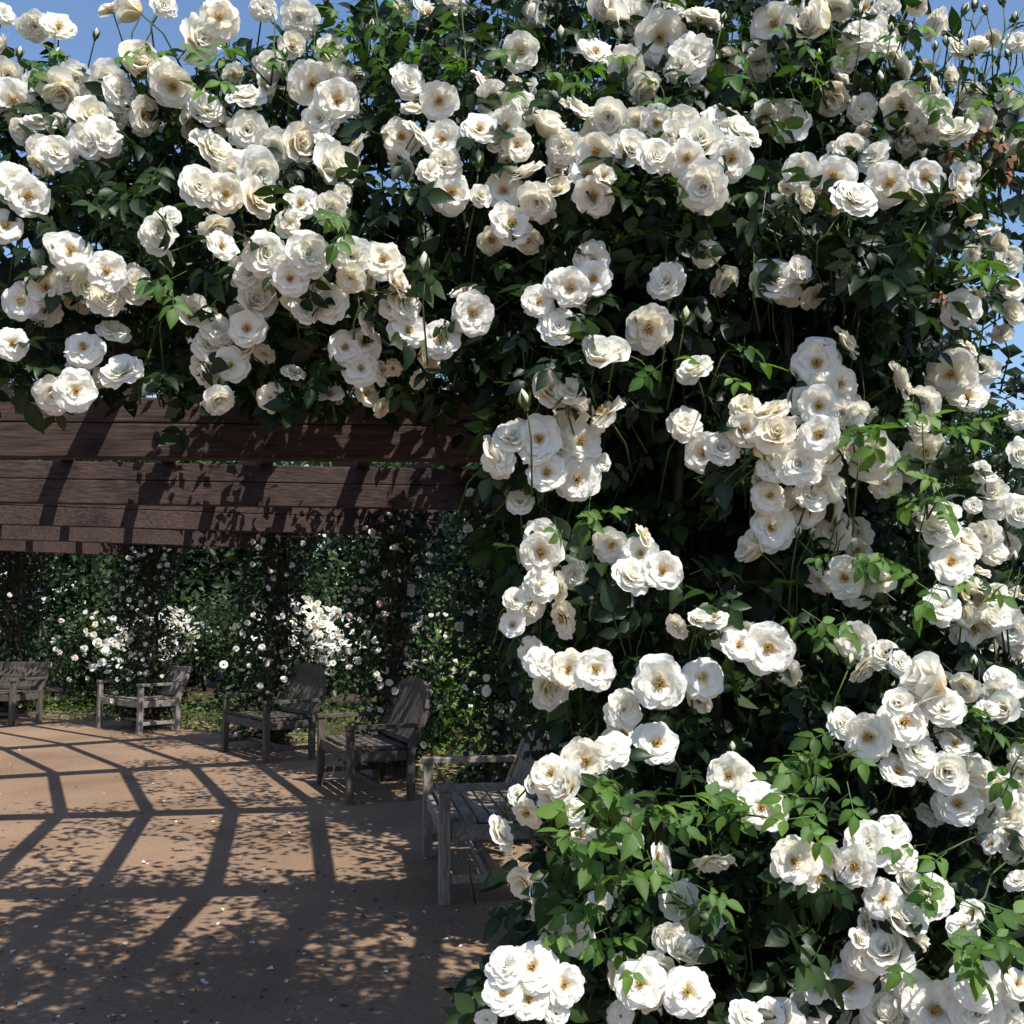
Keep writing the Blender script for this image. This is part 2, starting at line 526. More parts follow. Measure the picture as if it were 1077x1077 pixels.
OPEN3 = [(5, 1.00, 0.66, 64, 96, 0.00, 1.8), (5, 0.92, 0.58, 54, 84, 0.03, 1.3), (5, 0.70, 0.42, 40, 78, 0.05, 0.8), (3, 0.40, 0.26, 20, 66, 0.07, 0.5)]
BLOWN = [(6, 1.00, 0.58, 78, 112, 0.00, 2.2), (5, 0.88, 0.52, 62, 100, 0.03, 1.4), (3, 0.60, 0.40, 40, 90, 0.06, 0.8)]
TIGHT = [(4, 0.90, 0.58, 24, 58, 0.00, 0.8), (4, 0.92, 0.50, 12, 30, 0.02, 0.5), (4, 0.88, 0.38, 4, 14, 0.04, 0.32), (4, 0.84, 0.26, 0, 6, 0.06, 0.2)]
ROSES = {
    'o': [(rose_mesh('bloom', OPEN, 1), True), (rose_mesh('bloom', OPEN2, 2), True), (rose_mesh('bloom', OPEN, 3), True), (rose_mesh('bloom', OPEN2, 4), True), (rose_mesh('bloom', OPEN, 5), True), (rose_mesh('bloom', BLOWN, 6), True), (rose_mesh('bloom', OPEN3, 7), True), (rose_mesh('bloom', OPEN3, 8), True)],
    'c': [(rose_mesh('bloom', CUP, 11), False), (rose_mesh('bloom', RUFF, 12), False), (rose_mesh('bloom', CUP, 13), False), (rose_mesh('bloom', OPEN, 14), True), (rose_mesh('bloom', RUFF, 15), False), (rose_mesh('bloom', HALF, 16), False), (rose_mesh('bloom', TIGHT, 17), False), (rose_mesh('bloom', CUP, 18, 0.1), False), (rose_mesh('bloom', RUFF, 19, 0.12), False)],
    's': [(rose_mesh('bloom', HALF, 21), False), (rose_mesh('bloom', RUFF, 22), False), (rose_mesh('bloom', CUP, 23), False), (rose_mesh('bloom', OPEN2, 24), True), (rose_mesh('bloom', TIGHT, 25), False), (rose_mesh('bloom', BLOWN, 26), True)],
}
ROSES['b'] = ROSES['s'] + ROSES['c'][:3] + ROSES['o'][:2]
STAMENS = [stamen_mesh('stamens', 31), stamen_mesh('stamens', 32)]

def bud_meshes():
    V, Fq, T = [], [], []
    nr, na = 9, 10
    for i in range(nr):
        t = i / (nr - 1)
        rr = 0.48 * math.sin(math.pi * (0.16 + 0.84 * t)) ** 0.9 * (1 - 0.25 * t) + 0.02
        for k in range(na):
            a = 2 * math.pi * k / na + t * 1.1
            q = rr * (1 + 0.10 * math.sin(2.5 * a + 5 * t))
            V.append((q * math.cos(a), q * math.sin(a), 1.5 * t)); T.append(t)
    for i in range(nr - 1):
        for k in range(na):
            k2 = (k + 1) % na
            Fq.append((i * na + k, i * na + k2, (i + 1) * na + k2, (i + 1) * na + k))
    me = np_mesh('bud', np.array(V), np.array(Fq), np.array(T))
    me.materials.append(M['bud_petal'])
    me.polygons.foreach_set('use_smooth', np.ones(len(me.polygons), bool))
    mb = MB()
    for k in range(5):
        a = 2 * math.pi * k / 5
        for s0 in (0,):
            pts = []
            for i in range(6):
                t = i / 5
                rr = 0.50 * math.sin(math.pi * (0.16 + 0.5 * t)) + 0.05 + 0.16 * t * t
                w = 0.27 * (1 - t) ** 0.8 + 0.01
                pts.append((rr, w, 1.25 * t - 0.05))
            vs = []
            for rr, w, z in pts:
                for e in (-1, 1):
                    vs.append((rr * math.cos(a) - e * w * math.sin(a), rr * math.sin(a) + e * w * math.cos(a), z))
            mb.add(vs, [(2 * i, 2 * i + 1, 2 * i + 3, 2 * i + 2) for i in range(5)])
    mb.tube([(0, 0, -0.45), (0, 0, -0.1), (0, 0, 0.12)], 0.20, 0.32, 8)
    sm = bpy.data.meshes.new('sepals')
    sm.from_pydata(mb.v, [], mb.f); sm.update(); sm.materials.append(M['green_stem'])
    return me, sm
BUD, SEPALS = bud_meshes()

def dry_mesh():
    r = random.Random(3)
    mb = MB()
    for k in range(14):
        a = r.uniform(0, 6.28); t = r.uniform(0.2, 1.0)
        p = Vector((0, 0, 0)); e = Vector((t * math.cos(a), t * math.sin(a), -r.uniform(0.3, 1.3)))
        m_ = p.lerp(e, 0.5) + Vector((math.cos(a), math.sin(a), 0.4)) * 0.3
        w = Vector((-math.sin(a), math.cos(a), r.uniform(-0.5, 0.5))) * r.uniform(0.1, 0.28)
        mb.add([p - w * 0.4, p + w * 0.4, m_ + w, m_ - w, e + w * 0.5, e - w * 0.5], [(0, 1, 2, 3), (3, 2, 4, 5)])
    me = bpy.data.meshes.new('withered_bloom')
    me.from_pydata(mb.v, [], mb.f); me.update(); me.materials.append(M['dry'])
    return me
DRY = dry_mesh()

CAM = Vector((0, 0, EYE))

# every bloom seen in the photograph: x, y, diameter, kind (o open, c cupped, s seen from the side, b behind others)
BLOOMS_TXT = """
37 28 34 c;62 27 38 c;117 8 34 s;143 12 36 s;173 5 30 c;230 18 46 o;206 42 48 c;207 60 30 b;277 8 30 c;315 20 42 c;308 48 28 c;349 55 34 c;2 47 28 c;4 14 26 c
15 106 46 o;8 80 34 c;35 87 26 c;66 97 48 c;80 83 36 c;44 128 40 c;60 160 40 c;63 133 28 b;30 137 30 b;42 155 28 c;113 87 42 c;147 73 46 c;128 97 42 c;182 92 46 o;150 58 30 s
95 125 44 c;110 143 44 c;97 150 40 c;153 122 42 b;217 113 42 c;203 130 38 b;259 100 42 c;284 70 34 c;286 97 22 s;234 132 24 c;260 137 42 c;247 80 26 b
227 157 52 c;239 170 36 c;210 195 44 c;237 204 44 o;273 183 52 c;268 209 46 c;257 168 30 c;289 157 42 c;312 152 42 c;329 90 50 o;355 105 48 o;336 125 44 c;348 83 36 c
316 213 38 o;304 235 30 b;346 180 54 c;348 220 36 c;15 190 46 o;30 207 46 o;6 237 36 o;167 245 42 c;178 227 24 c;227 240 38 b;234 259 36 c
75 263 46 o;57 262 28 c;48 302 42 o;22 317 40 o;47 327 34 b;112 285 44 o;72 292 38 c;140 297 48 c;112 313 40 c;90 300 32 c;12 360 36 o;87 364 42 o;120 346 36 c;127 389 46 c;80 410 46 o;58 414 42 b;87 388 36 b;200 330 38 c
267 318 42 c;230 345 36 c;259 345 42 o;219 362 34 c;242 384 38 o;217 390 40 b;230 422 36 b;284 418 30 b;309 390 26 b;277 373 24 b;347 413 32 b;280 268 50 c;264 288 36 c;325 267 48 c;305 293 38 o;333 293 36 b;345 317 42 c;310 314 30 b
403 272 46 o;370 270 42 c;387 290 42 b;428 318 44 c;410 322 26 c;430 347 42 o;463 355 42 o;498 330 46 o;383 360 40 o;363 365 38 o;380 387 38 o;386 414 30 b;403 430 22 b;440 400 20 b;413 388 20 b
567 317 36 o;590 297 36 c;624 273 40 c;624 293 40 o;617 315 38 b;588 343 42 c;600 303 42 c;700 295 42 c;682 347 54 o;628 376 40 c;646 374 32 c
574 397 36 b;577 410 42 c;600 410 32 c;603 434 42 b;634 432 46 s;567 461 52 o;540 460 42 c;520 480 46 s;610 464 48 o;523 483 40 c;575 497 42 o;607 504 50 o;565 473 40 c;632 486 24 c;547 527 30 b;590 470 40 c
568 561 36 o;569 582 46 o;588 561 22 s;643 574 40 o;679 565 30 s;673 582 38 o;697 600 42 o;665 605 42 c;570 615 38 c;604 605 32 b;556 636 42 b;591 652 42 b;539 657 28 c;543 631 26 c;586 618 32 b
599 704 42 o;627 704 46 o;570 696 38 c;578 722 50 b;557 686 32 b;694 719 56 o;739 712 46 o;735 737 32 b;656 747 42 c;734 652 24 c;751 649 30 s;763 673 36 b;778 678 38 o;711 660 28 b
430 85 40 c;462 107 42 o;519 103 38 o;542 92 24 b;547 55 42 o;422 143 44 o;465 145 44 o;420 173 40 b;467 173 38 c;452 180 28 c;475 202 46 o;505 134 42 o;532 132 40 o;552 113 36 c;544 152 36 o;574 137 48 s;591 155 42 c;611 115 46 s;641 124 42 c;627 160 44 o;617 184 40 o;624 207 44 o
664 157 42 c;671 130 36 c;691 130 40 o;691 164 42 c;714 144 42 c;587 180 30 b;530 200 44 o;554 180 40 s;565 214 44 c;538 234 48 o;517 253 32 b;644 20 46 s;627 53 42 c;654 68 44 o;677 92 38 b;694 40 56 o;713 70 36 c;637 4 34 c;707 5 32 c;567 20 38 b;450 14 40 b;474 10 32 b;443 30 20 b;484 5 24 b;420 15 22 b;372 152 38 s;363 175 36 b
739 17 46 s;729 58 52 c;814 25 50 o;865 24 44 s;850 32 32 c;834 5 24 c;881 10 32 b;911 7 32 b;904 34 36 c;924 40 44 c;897 47 38 c;938 50 26 b;948 67 38 s;931 10 28 c;981 24 36 s;965 7 22 c;991 30 30 s;1008 50 32 b;1026 53 22 s;1043 42 22 b;1070 43 28 c
948 112 50 o;985 117 42 c;1003 137 46 c;985 93 32 s;975 140 32 b;1003 163 28 b;998 80 30 s;1021 100 28 b;829 128 48 o;807 132 26 b;874 100 38 b;907 115 32 b;907 143 38 b;889 85 28 s;797 67 36 b;765 65 28 b;834 70 28 b
760 129 48 o;780 137 48 c;769 167 48 o;737 154 46 c;739 197 54 c;722 167 42 o;717 130 40 c;841 180 40 o;876 187 50 o;899 207 50 c;936 193 50 o;894 160 44 c;918 164 38 c;829 197 22 b;844 210 30 b;974 187 40 o;1011 192 40 c;971 201 32 b;1021 180 22 c
1021 230 20 s;1038 243 28 s;1046 257 24 s;1071 157 22 c;1056 103 26 b;1070 117 24 b;1055 147 20 c;814 292 50 c;859 312 36 b;831 307 34 b;744 267 32 b;764 297 36 b;1011 324 42 o;1061 273 30 c;1064 303 28 c;1060 330 28 c;1053 350 24 c;1021 267 20 c
859 382 54 o;891 360 40 s;884 404 40 o;861 427 42 c;894 431 32 c;894 447 26 s;841 421 30 b;809 432 46 s;784 451 40 o;817 457 42 c;861 457 46 o;740 477 44 o;760 471 38 c;722 447 40 c;841 487 50 c;867 484 38 c;814 490 38 c;730 387 40 c
947 400 42 s;1000 394 54 o;971 424 36 c;1018 417 38 c;1028 411 30 c;1018 364 26 s;917 481 56 o;961 467 48 b;974 477 42 b;948 495 44 b;1071 440 28 c;1071 477 32 c;1031 494 22 c
810 521 38 o;841 533 50 o;854 520 38 c;812 555 50 o;874 558 44 c;888 608 46 o;912 597 36 c;926 608 36 s;901 622 38 b;988 555 46 c;1017 569 40 c;1001 591 48 o;1036 564 36 c;1045 580 28 c;992 539 32 c;1045 520 34 c;1036 498 28 s;1048 531 32 c;1072 539 36 c;1024 531 18 c
992 638 42 c;1009 646 32 b;1025 663 48 b;1020 619 38 s;1045 622 24 c;1045 646 38 c;1064 663 38 c;1056 646 32 c;1072 677 32 c;809 682 54 o;785 668 32 b;899 674 40 o;929 688 34 c;910 704 38 b;984 724 56 s;1014 724 32 b;945 740 30 c;1053 713 32 c;1045 729 32 c;1070 735 36 c;1058 746 32 c;1036 746 24 c
951 759 52 o;913 776 50 o;965 790 48 c;993 743 42 c;1005 781 32 c;993 812 42 c;974 803 38 c;1049 828 48 o;1007 845 48 o;1027 809 38 c;1059 859 46 c;1065 881 38 c;1074 793 26 c;1071 925 28 c;1068 846 38 c;1049 868 36 c;802 848 52 o;780 815 36 c;836 906 52 o
913 887 48 c;899 912 46 o;946 900 38 c;929 945 42 o;954 928 30 c;977 943 46 c;946 972 42 c;1013 975 32 o;933 1000 52 c;910 1009 42 c;894 1037 46 o;930 1034 42 b;962 1039 38 c;1027 1034 52 o;930 1072 52 c;984 1062 60 c;1049 1069 60 c;1005 1050 42 c;952 1068 46 c;1027 1066 50 c
849 1059 42 c;824 1072 42 o;786 1068 38 c;810 1065 30 c;1071 1034 30 c;905 987 22 c;644 788 40 c;691 781 46 c;656 772 42 b;616 801 48 o;579 813 42 o;597 828 42 c;603 854 26 c;559 825 20 c;544 836 22 b;553 857 36 b;528 875 38 s;582 836 36 b;612 878 28 c;632 886 24 c;662 884 26 c;697 907 42 b;659 860 30 b
549 931 36 b;568 945 42 b;603 984 42 o;582 972 32 b;579 995 30 b;532 1016 40 c;559 1016 52 o;529 1045 40 o;556 1051 42 o;573 1042 32 s;594 1036 40 o;585 1066 26 c;512 1072 22 c;674 1034 52 o;656 1025 42 b;691 1019 42 b;723 1042 52 o;718 1004 36 b;688 1054 32 b;653 1069 28 b;703 986 32 c;735 978 50 b;715 948 42 b;629 948 30 c;750 907 40 b;766 816 44 o
"""
BLOOMS = []
for tok in BLOOMS_TXT.replace('\n', ';').split(';'):
    if tok.strip():
        x, y, d, k = tok.split()
        BLOOMS.append((float(x), float(y), float(d), k))

BUDS = [(1013, 14, 15), (1025, 9, 16), (1037, 13, 14), (1055, 4, 15), (1068, 22, 14), (956, 33, 14), (996, 47, 13), (983, 52, 13), (937, 33, 13), (1060, 60, 14),
        (927, 90, 20), (590, 42, 22), (503, 175, 22), (447, 286, 26), (173, 315, 26), (553, 427, 26), (879, 551, 14), (891, 554, 14), (839, 563, 14), (853, 564, 15), (872, 12, 15),
        (1010, 40, 12), (760, 22, 14), (735, 22, 12), (905, 16, 13), (720, 338, 20), (703, 318, 14), (905, 470, 16), (1052, 152, 14), (1040, 300, 14), (1066, 590, 16), (1010, 600, 16), (60, 60, 16), (300, 60, 14), (390, 30, 14), (20, 60, 14), (100, 40, 13), (330, 40, 12), (893, 700, 18), (770, 790, 14), (860, 60, 12), (1024, 700, 16)]
DRIED = [(1031, 138, 26), (1047, 152, 28), (1062, 165, 30), (1040, 168, 26), (994, 203, 28), (1004, 158, 22), (991, 310, 22), (1056, 182, 24), (1014, 150, 22)]

# silhouette of the flowering mass
ARCH = [(-60, 78), (20, 60), (60, 82), (110, 88), (170, 70), (230, 62), (290, 62), (330, 38), (370, 6), (420, -20), (520, -30), (640, -60), (760, -60), (860, -60), (930, -30), (955, 50), (985, 90), (1010, 150), (1018, 200), (1000, 250), (985, 290), (960, 330), (640, 420), (560, 430), (520, 410), (490, 395), (440, 415), (380, 425), (330, 412), (250, 420), (150, 415), (110, 408), (60, 400), (-60, 390)]
PILLAR = [(520, 300), (985, 280), (1000, 330), (990, 380), (1000, 430), (985, 470), (970, 520), (985, 580), (1000, 650), (1020, 690), (1100, 780), (1140, 1000), (1140, 1130), (505, 1130), (500, 1077), (525, 1010), (570, 950), (570, 880), (625, 835), (640, 760), (565, 700), (550, 640), (550, 570), (515, 490), (510, 430)]
EDGE = [(1010, 480), (1060, 440), (1150, 420), (1150, 820), (1040, 780), (1000, 690), (985, 600)]

def front(px, py):
    """depth of the flowering surface: it hangs over at the top, draws back below and swells again at the foot"""
    px = np.asarray(px, float); py = np.asarray(py, float)
    y = np.full(px.shape, 2.24)
    left = np.clip((540 - px) / 540, 0, 1)
    y = y + 0.10 * left
    y = y + 0.40 * np.clip((230 - py) / 230, -0.05, 1.3)
    hang = np.clip((py - 215) / 130, 0, 1)
    y = y + hang * (0.03 * left + 0.13 * (1 - left))
    y = y - 0.34 * np.clip((py - 560) / 480, 0, 1) * (1 - left)
    y = y + 0.35 * np.clip((px - 985) / 90, 0, 1) * np.clip((780 - py) / 100, 0, 1)
    return y + 0.05 * np.sin(px * 0.021 + py * 0.013) + 0.05 * np.sin(py * 0.027 - px * 0.009)

# ------------------------------------------------------------------ ground and beds
RC = Vector((-13.1, 3.9, 0))          # middle of the ring walk

def disc(name, r0, r1, z, mat, a0=0, a1=360, n=96, cx=RC.x, cy=RC.y):
    V, Fq = [], []
    for i in range(n + 1):
        a = R(a0 + (a1 - a0) * i / n)
        for r in (r0, r1):
            V.append((cx + r * math.cos(a), cy + r * math.sin(a), z))
    for i in range(n):
        Fq.append((2 * i, 2 * i + 1, 2 * i + 3, 2 * i + 2))
    return link_mesh(name, np_mesh(name, np.array(V), np.array(Fq)), mat)

g = MB(); g.add([(-400, -400, 0), (400, -400, 0), (400, 400, 0), (-400, 400, 0)], [(0, 1, 2, 3)])
g.build('ground', M['granite'])['kind'] = 'structure'
disc('planting_bed', 14.75, 60, 0.006, M['soil'])['kind'] = 'structure'

# ------------------------------------------------------------------ pergola
RA, ROUT, RIN = [-6, 6, 18, 30, 42, 54, 66, 78], 13.7, 9.2
TILT = {-6: -6, 6: 3, 18: 9, 30: 24, 42: 35, 54: 50, 66: 62, 78: 74}
KNEE = 11.5

def spoke(a, r):
    """a point at reach r on the radial beam standing at angle a"""
    k = RC + Vector((KNEE * math.cos(R(a)), KNEE * math.sin(R(a)), 0))
    t = R(TILT[a])
    if a == -6: k = k + Vector((0.06, 0.42, 0))
    return k + Vector((math.cos(t), math.sin(t), 0)) * (r - KNEE)

perg = empty('pergola', RC + Vector((13.7, 0, 0)), label='curved garden pergola of weathered reddish timber arching over the brown walk', cat='pergola')
ZB, BH = 2.30, 0.285
for a in RA:
    for r in (ROUT, RIN + 0.25):
        p = spoke(a, r)
        m = MB()
        m.box((p.x, p.y, ZB / 2 - 0.001), (0.19, 0.19, ZB - 0.002), R(TILT[a]))
        m.box((p.x, p.y, 0.06), (0.27, 0.27, 0.12), R(TILT[a]), 0.92)
        m.build('post', M['post'], perg)
    m = MB()
    p, q = spoke(a, RIN), spoke(a, ROUT + 0.45)
    for z, h in ((ZB + 0.080, 0.16), (ZB + 0.2235, 0.119)):
        m.bar((p.x, p.y, z), (q.x, q.y, z), 0.11, h)
    m.build('beam', M['redwood'], perg, bevel=0.006)
zt = ZB + BH
for r in np.arange(9.35, 14.2, 0.655):
    m = MB()
    for a, b in zip(RA[:-1], RA[1:]):
        p, q = spoke(a, r), spoke(b, r)
        m.bar((p.x, p.y, zt + 0.068), (q.x, q.y, zt + 0.068), 0.085, 0.13)
    m.build('purlin', M['redwood'], perg)

# ------------------------------------------------------------------ benches
def bench(loc, t, label, arched, mat, L=1.12):
    th = R(t - 90)
    root = empty('garden_bench', (loc[0], loc[1], 0), 0, label=label, cat='bench', group='wooden benches round the edge of the walk')
    D, SH, AH = 0.56, 0.42, 0.62
    def put(mb, name, bv=0.004):
        o = mb.build(name, M[mat + ('_upright' if name in ('leg', 'backrest') else '')], None, bevel=bv)
        o.parent = root
        return o
    hx = L / 2
    for sx in (-1, 1):
        m = MB(); m.bar((sx * hx, -D / 2, 0), (sx * hx, -D / 2, AH - 0.018), 0.062, 0.062, (0, 1, 0)); put(m, 'leg')
        m = MB(); m.bar((sx * hx, D / 2 - 0.04, 0), (sx * hx, D / 2 - 0.04, SH), 0.062, 0.062, (0, 1, 0))
        m.bar((sx * hx, D / 2 - 0.04, SH + 0.001), (sx * hx, D / 2 + 0.09, 0.74), 0.06, 0.06, (0, 1, 0)); put(m, 'leg')
        m = MB(); m.box((sx * hx, -0.01, AH), (0.085, D + 0.06, 0.034)); put(m, 'armrest')
    m = MB()
    for k in range(6):
        m.box((0, -D / 2 + 0.065 + k * 0.082, SH + 0.012), (L - 0.07, 0.068, 0.022))
    put(m, 'seat')
    m = MB()
    m.box((0, -D / 2 + 0.003, SH - 0.045), (L - 0.066, 0.03, 0.085)); m.box((0, D / 2 - 0.042, SH - 0.045), (L - 0.066, 0.03, 0.085))
    for sx in (-1, 1): m.box((sx * (hx - 0.004), -0.02, SH - 0.045), (0.028, D - 0.11, 0.085))
    put(m, 'seat_rail')
    m = MB()
    for sx in (-1, 1): m.box((sx * hx, -0.02, 0.13), (0.03, D - 0.11, 0.045))
    m.box((0, -0.02, 0.13), (L - 0.035, 0.035, 0.04))
    put(m, 'stretcher')
    m = MB()
    ang = math.atan2(0.13, 0.32)
    def bp(x, h):                       # a point on the leaning back plane
        return (x, D / 2 - 0.045 + h * math.tan(ang), SH + h)
    n = max(15, round(L * 13))
    for k in range(n):
        x = -hx + 0.07 + (L - 0.14) * k / (n - 1)
        top = 0.33 + (0.20 * math.sqrt(max(0, 1 - (x / hx) ** 2)) if arched else 0.03)
        m.bar(bp(x, 0.075), bp(x, top), 0.057, 0.018, (0, 1, 0))
    m.bar(bp(-hx + 0.03, 0.06), bp(hx - 0.03, 0.06), 0.03, 0.05)
    xs = [(-hx + (L) * k / 16) for k in range(17)]
    if arched:
        pts = [bp(x, 0.32 + 0.215 * math.sqrt(max(0, 1 - (x / hx) ** 2))) for x in xs]
        for p, q in zip(pts[:-1], pts[1:]): m.bar(p, q, 0.036, 0.06, (0, 0.3, 1))
    else:
        m.bar(bp(-hx - 0.03, 0.375), bp(hx + 0.03, 0.375), 0.042, 0.075)
        m.bar(bp(-hx + 0.03, 0.2), bp(hx - 0.03, 0.2), 0.024, 0.05)
    put(m, 'backrest')
    root.rotation_euler = (0, 0, th)
    return root

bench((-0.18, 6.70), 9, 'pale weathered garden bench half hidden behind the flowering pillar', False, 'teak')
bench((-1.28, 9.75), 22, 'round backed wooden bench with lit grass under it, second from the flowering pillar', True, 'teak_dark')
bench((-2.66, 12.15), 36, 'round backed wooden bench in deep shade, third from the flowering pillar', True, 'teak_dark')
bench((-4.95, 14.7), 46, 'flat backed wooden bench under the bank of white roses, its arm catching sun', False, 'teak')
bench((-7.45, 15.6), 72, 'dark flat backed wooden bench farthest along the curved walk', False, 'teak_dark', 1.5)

# ------------------------------------------------------------------ near roses
PLANTS = {
    'A': (at(-200, 1100, 2.6)[0], 2.75, 'white climbing rose trailing along the end of the near arch farthest from the pillar'),
    'B': (0.40, 2.62, 'white climbing rose draped over the middle of the arch, directly above the third bench'),
    'D': (0.66, 2.60, 'white climbing rose crowning the pillar, with bud sprays and withered heads against the sky'),
    'C': (0.34, 2.85, 'white climbing rose clothing the walk side of the pillar, with young shoots near its foot'),
    'E': (0.72, 2.9, 'white climbing rose clothing the sky side of the pillar, dark leaves between big clusters'),
    'F': (1.02, 2.20, 'sunlit white rose bush massed at the foot of the pillar, away from the walk'),
}
def owner(x, y):
    if y < 440 and x < 300: return 'A'
    if (y < 440 and x < 515) or (y < 262 and x < 640): return 'B'
    if y < 262 or (x > 965 and y < 360): return 'D'
    if y >= 730 and x > 880 or (x > 1030 and y > 600): return 'F'
    if x < 762: return 'C'
    return 'E' if y < 760 else ('F' if x > 800 else 'C')

ROOT, STEMS = {}, {}
for k, (x, y, lab) in PLANTS.items():
    ROOT[k] = empty('climbing_rose' if k != 'F' else 'rose_bush', (x, y, 0), label=lab, cat='rose', group='white roses in full bloom over the near arch')
    STEMS[k] = MB()

def place(root, name, me, pos, direction, scale, roll):
    o = bpy.data.objects.new(name, me)
    COL.objects.link(o)
    o.parent = root
    q = direction.to_track_quat('Z', 'Y')
    o.location = Vector(pos) - root.location
    o.rotation_mode = 'QUATERNION'
    from mathutils import Quaternion
    o.rotation_quaternion = q @ Quaternion((0, 0, 1), roll)
    o.scale = (scale, scale, scale * rnd.uniform(0.85, 1.1))
    return o

def pedicel(mb, base, d, k):
    """the flower stalk runs back and down into the bush"""
    length = rnd.uniform(0.12, 0.2)
    e = base - d * length * 0.55 + Vector((rnd.uniform(-0.04, 0.04), rnd.uniform(0.05, 0.14), -length * rnd.uniform(0.4, 0.9)))
    mid = base - d * length * 0.4 + Vector((0, 0.01, -0.02))
    if k in 'AB' and base.z < 2.45:            # flowers of the hanging fringe nod from shoots that come down to them
        e = base - d * 0.05 + Vector((rnd.uniform(-0.05, 0.05), rnd.uniform(0.08, 0.16), length * rnd.uniform(0.5, 1.0)))
        mid = base - d * 0.05 + Vector((0, 0.03, 0.01))
    mb.tube([base + d * 0.002, mid, e], 0.0018, 0.0026, 5)
    return e

cnt, room = {}, {}
for b in BLOOMS: room[owner(b[0], b[1])] = room.get(owner(b[0], b[1]), 0) + 1
rf = random.Random(77)
EXTRA = []
for b in sorted(BLOOMS, key=lambda q: rf.random()):      # younger flowers tucked into the same clusters
    if b[3] not in 'oc' or b[2] < 32: continue
    a_ = rf.uniform(0, 6.28)
    nx, ny = b[0] + 0.62 * b[2] * math.cos(a_), b[1] + 0.55 * b[2] * math.sin(a_)
    k = owner(nx, ny)
    if room.get(k, 0) >= 99: continue
    room[k] += 1
    EXTRA.append((nx, ny, b[2] * rf.uniform(0.55, 0.85), rf.choice('bbsc')))
for (px, py, dpx, kind) in BLOOMS + EXTRA:
    k = owner(px, py)
    cnt[k] = cnt.get(k, 0) + 1
    root = ROOT[k]
    off = {'o': 0.0, 'c': 0.012, 's': 0.02, 'b': 0.075}[kind] + rnd.uniform(-0.03, 0.03)
    Y = float(front(px, py)) + off
    p = Vector(at(px, py, Y))
    rad = dpx * (0.53 if k in 'ABD' else 0.525) * Y / F_PX
    tocam = (CAM - p).normalized()
    if kind == 'o':
        d = tocam + Vector((rnd.gauss(0, 0.22), 0, 0.16 + rnd.gauss(0, 0.22)))
    elif kind == 'c':
        d = tocam + Vector((rnd.gauss(0.05, 0.42), 0, 0.38 + rnd.gauss(0, 0.36)))
    elif kind == 's':
        a = rnd.uniform(-0.4, math.pi + 0.4)
        d = tocam * 0.35 + Vector((math.cos(a), 0, abs(math.sin(a)) * 0.9 + 0.25))
    else:
        d = tocam * 0.7 + Vector((rnd.gauss(0, 0.7), 0.0, rnd.gauss(-0.15, 0.5)))
    d.normalize()
    me, has = rnd.choice(ROSES[kind])
    base = p - d * rad * 0.30
    o = place(root, 'bloom', me, base, d, rad, rnd.uniform(0, 6.28))
    if has:
        s = bpy.data.objects.new('stamens', rnd.choice(STAMENS))
        COL.objects.link(s); s.parent = o
    pedicel(STEMS[k], base, d, k)
print('BLOOMS', len(BLOOMS), cnt)

for (px, py, dpx) in BUDS:
    k = owner(px, py)
    Y = float(front(px, py)) - 0.02 + rnd.uniform(-0.03, 0.03)
    p = Vector(at(px, py, Y))
    d = Vector((rnd.gauss(0.05, 0.18), rnd.gauss(-0.15, 0.2), 1)).normalized()
    sc = dpx * 0.52 * Y / F_PX
    o = place(ROOT[k], 'bud', BUD, p, d, sc, rnd.uniform(0, 6.28))
    s = bpy.data.objects.new('sepals', SEPALS); COL.objects.link(s); s.parent = o
    e = p - d * 0.07 + Vector((rnd.uniform(-0.01, 0.01), 0.01, 0))
    STEMS[k].tube([p - d * sc * 0.4, e, e - Vector((rnd.uniform(-0.01, 0.03), -0.03, 0.12))], 0.0016, 0.0024, 5)
for (px, py, dpx) in DRIED:
    Y = float(front(px, py)) + rnd.uniform(-0.03, 0.03)
    place(ROOT[owner(px, py)] if px < 1000 else ROOT['D'], 'withered_bloom', DRY, at(px, py, Y), Vector((rnd.gauss(0, .3), rnd.gauss(0, .3), 1)).normalized(), dpx * 0.5 * Y / F_PX, rnd.uniform(0, 6.28))

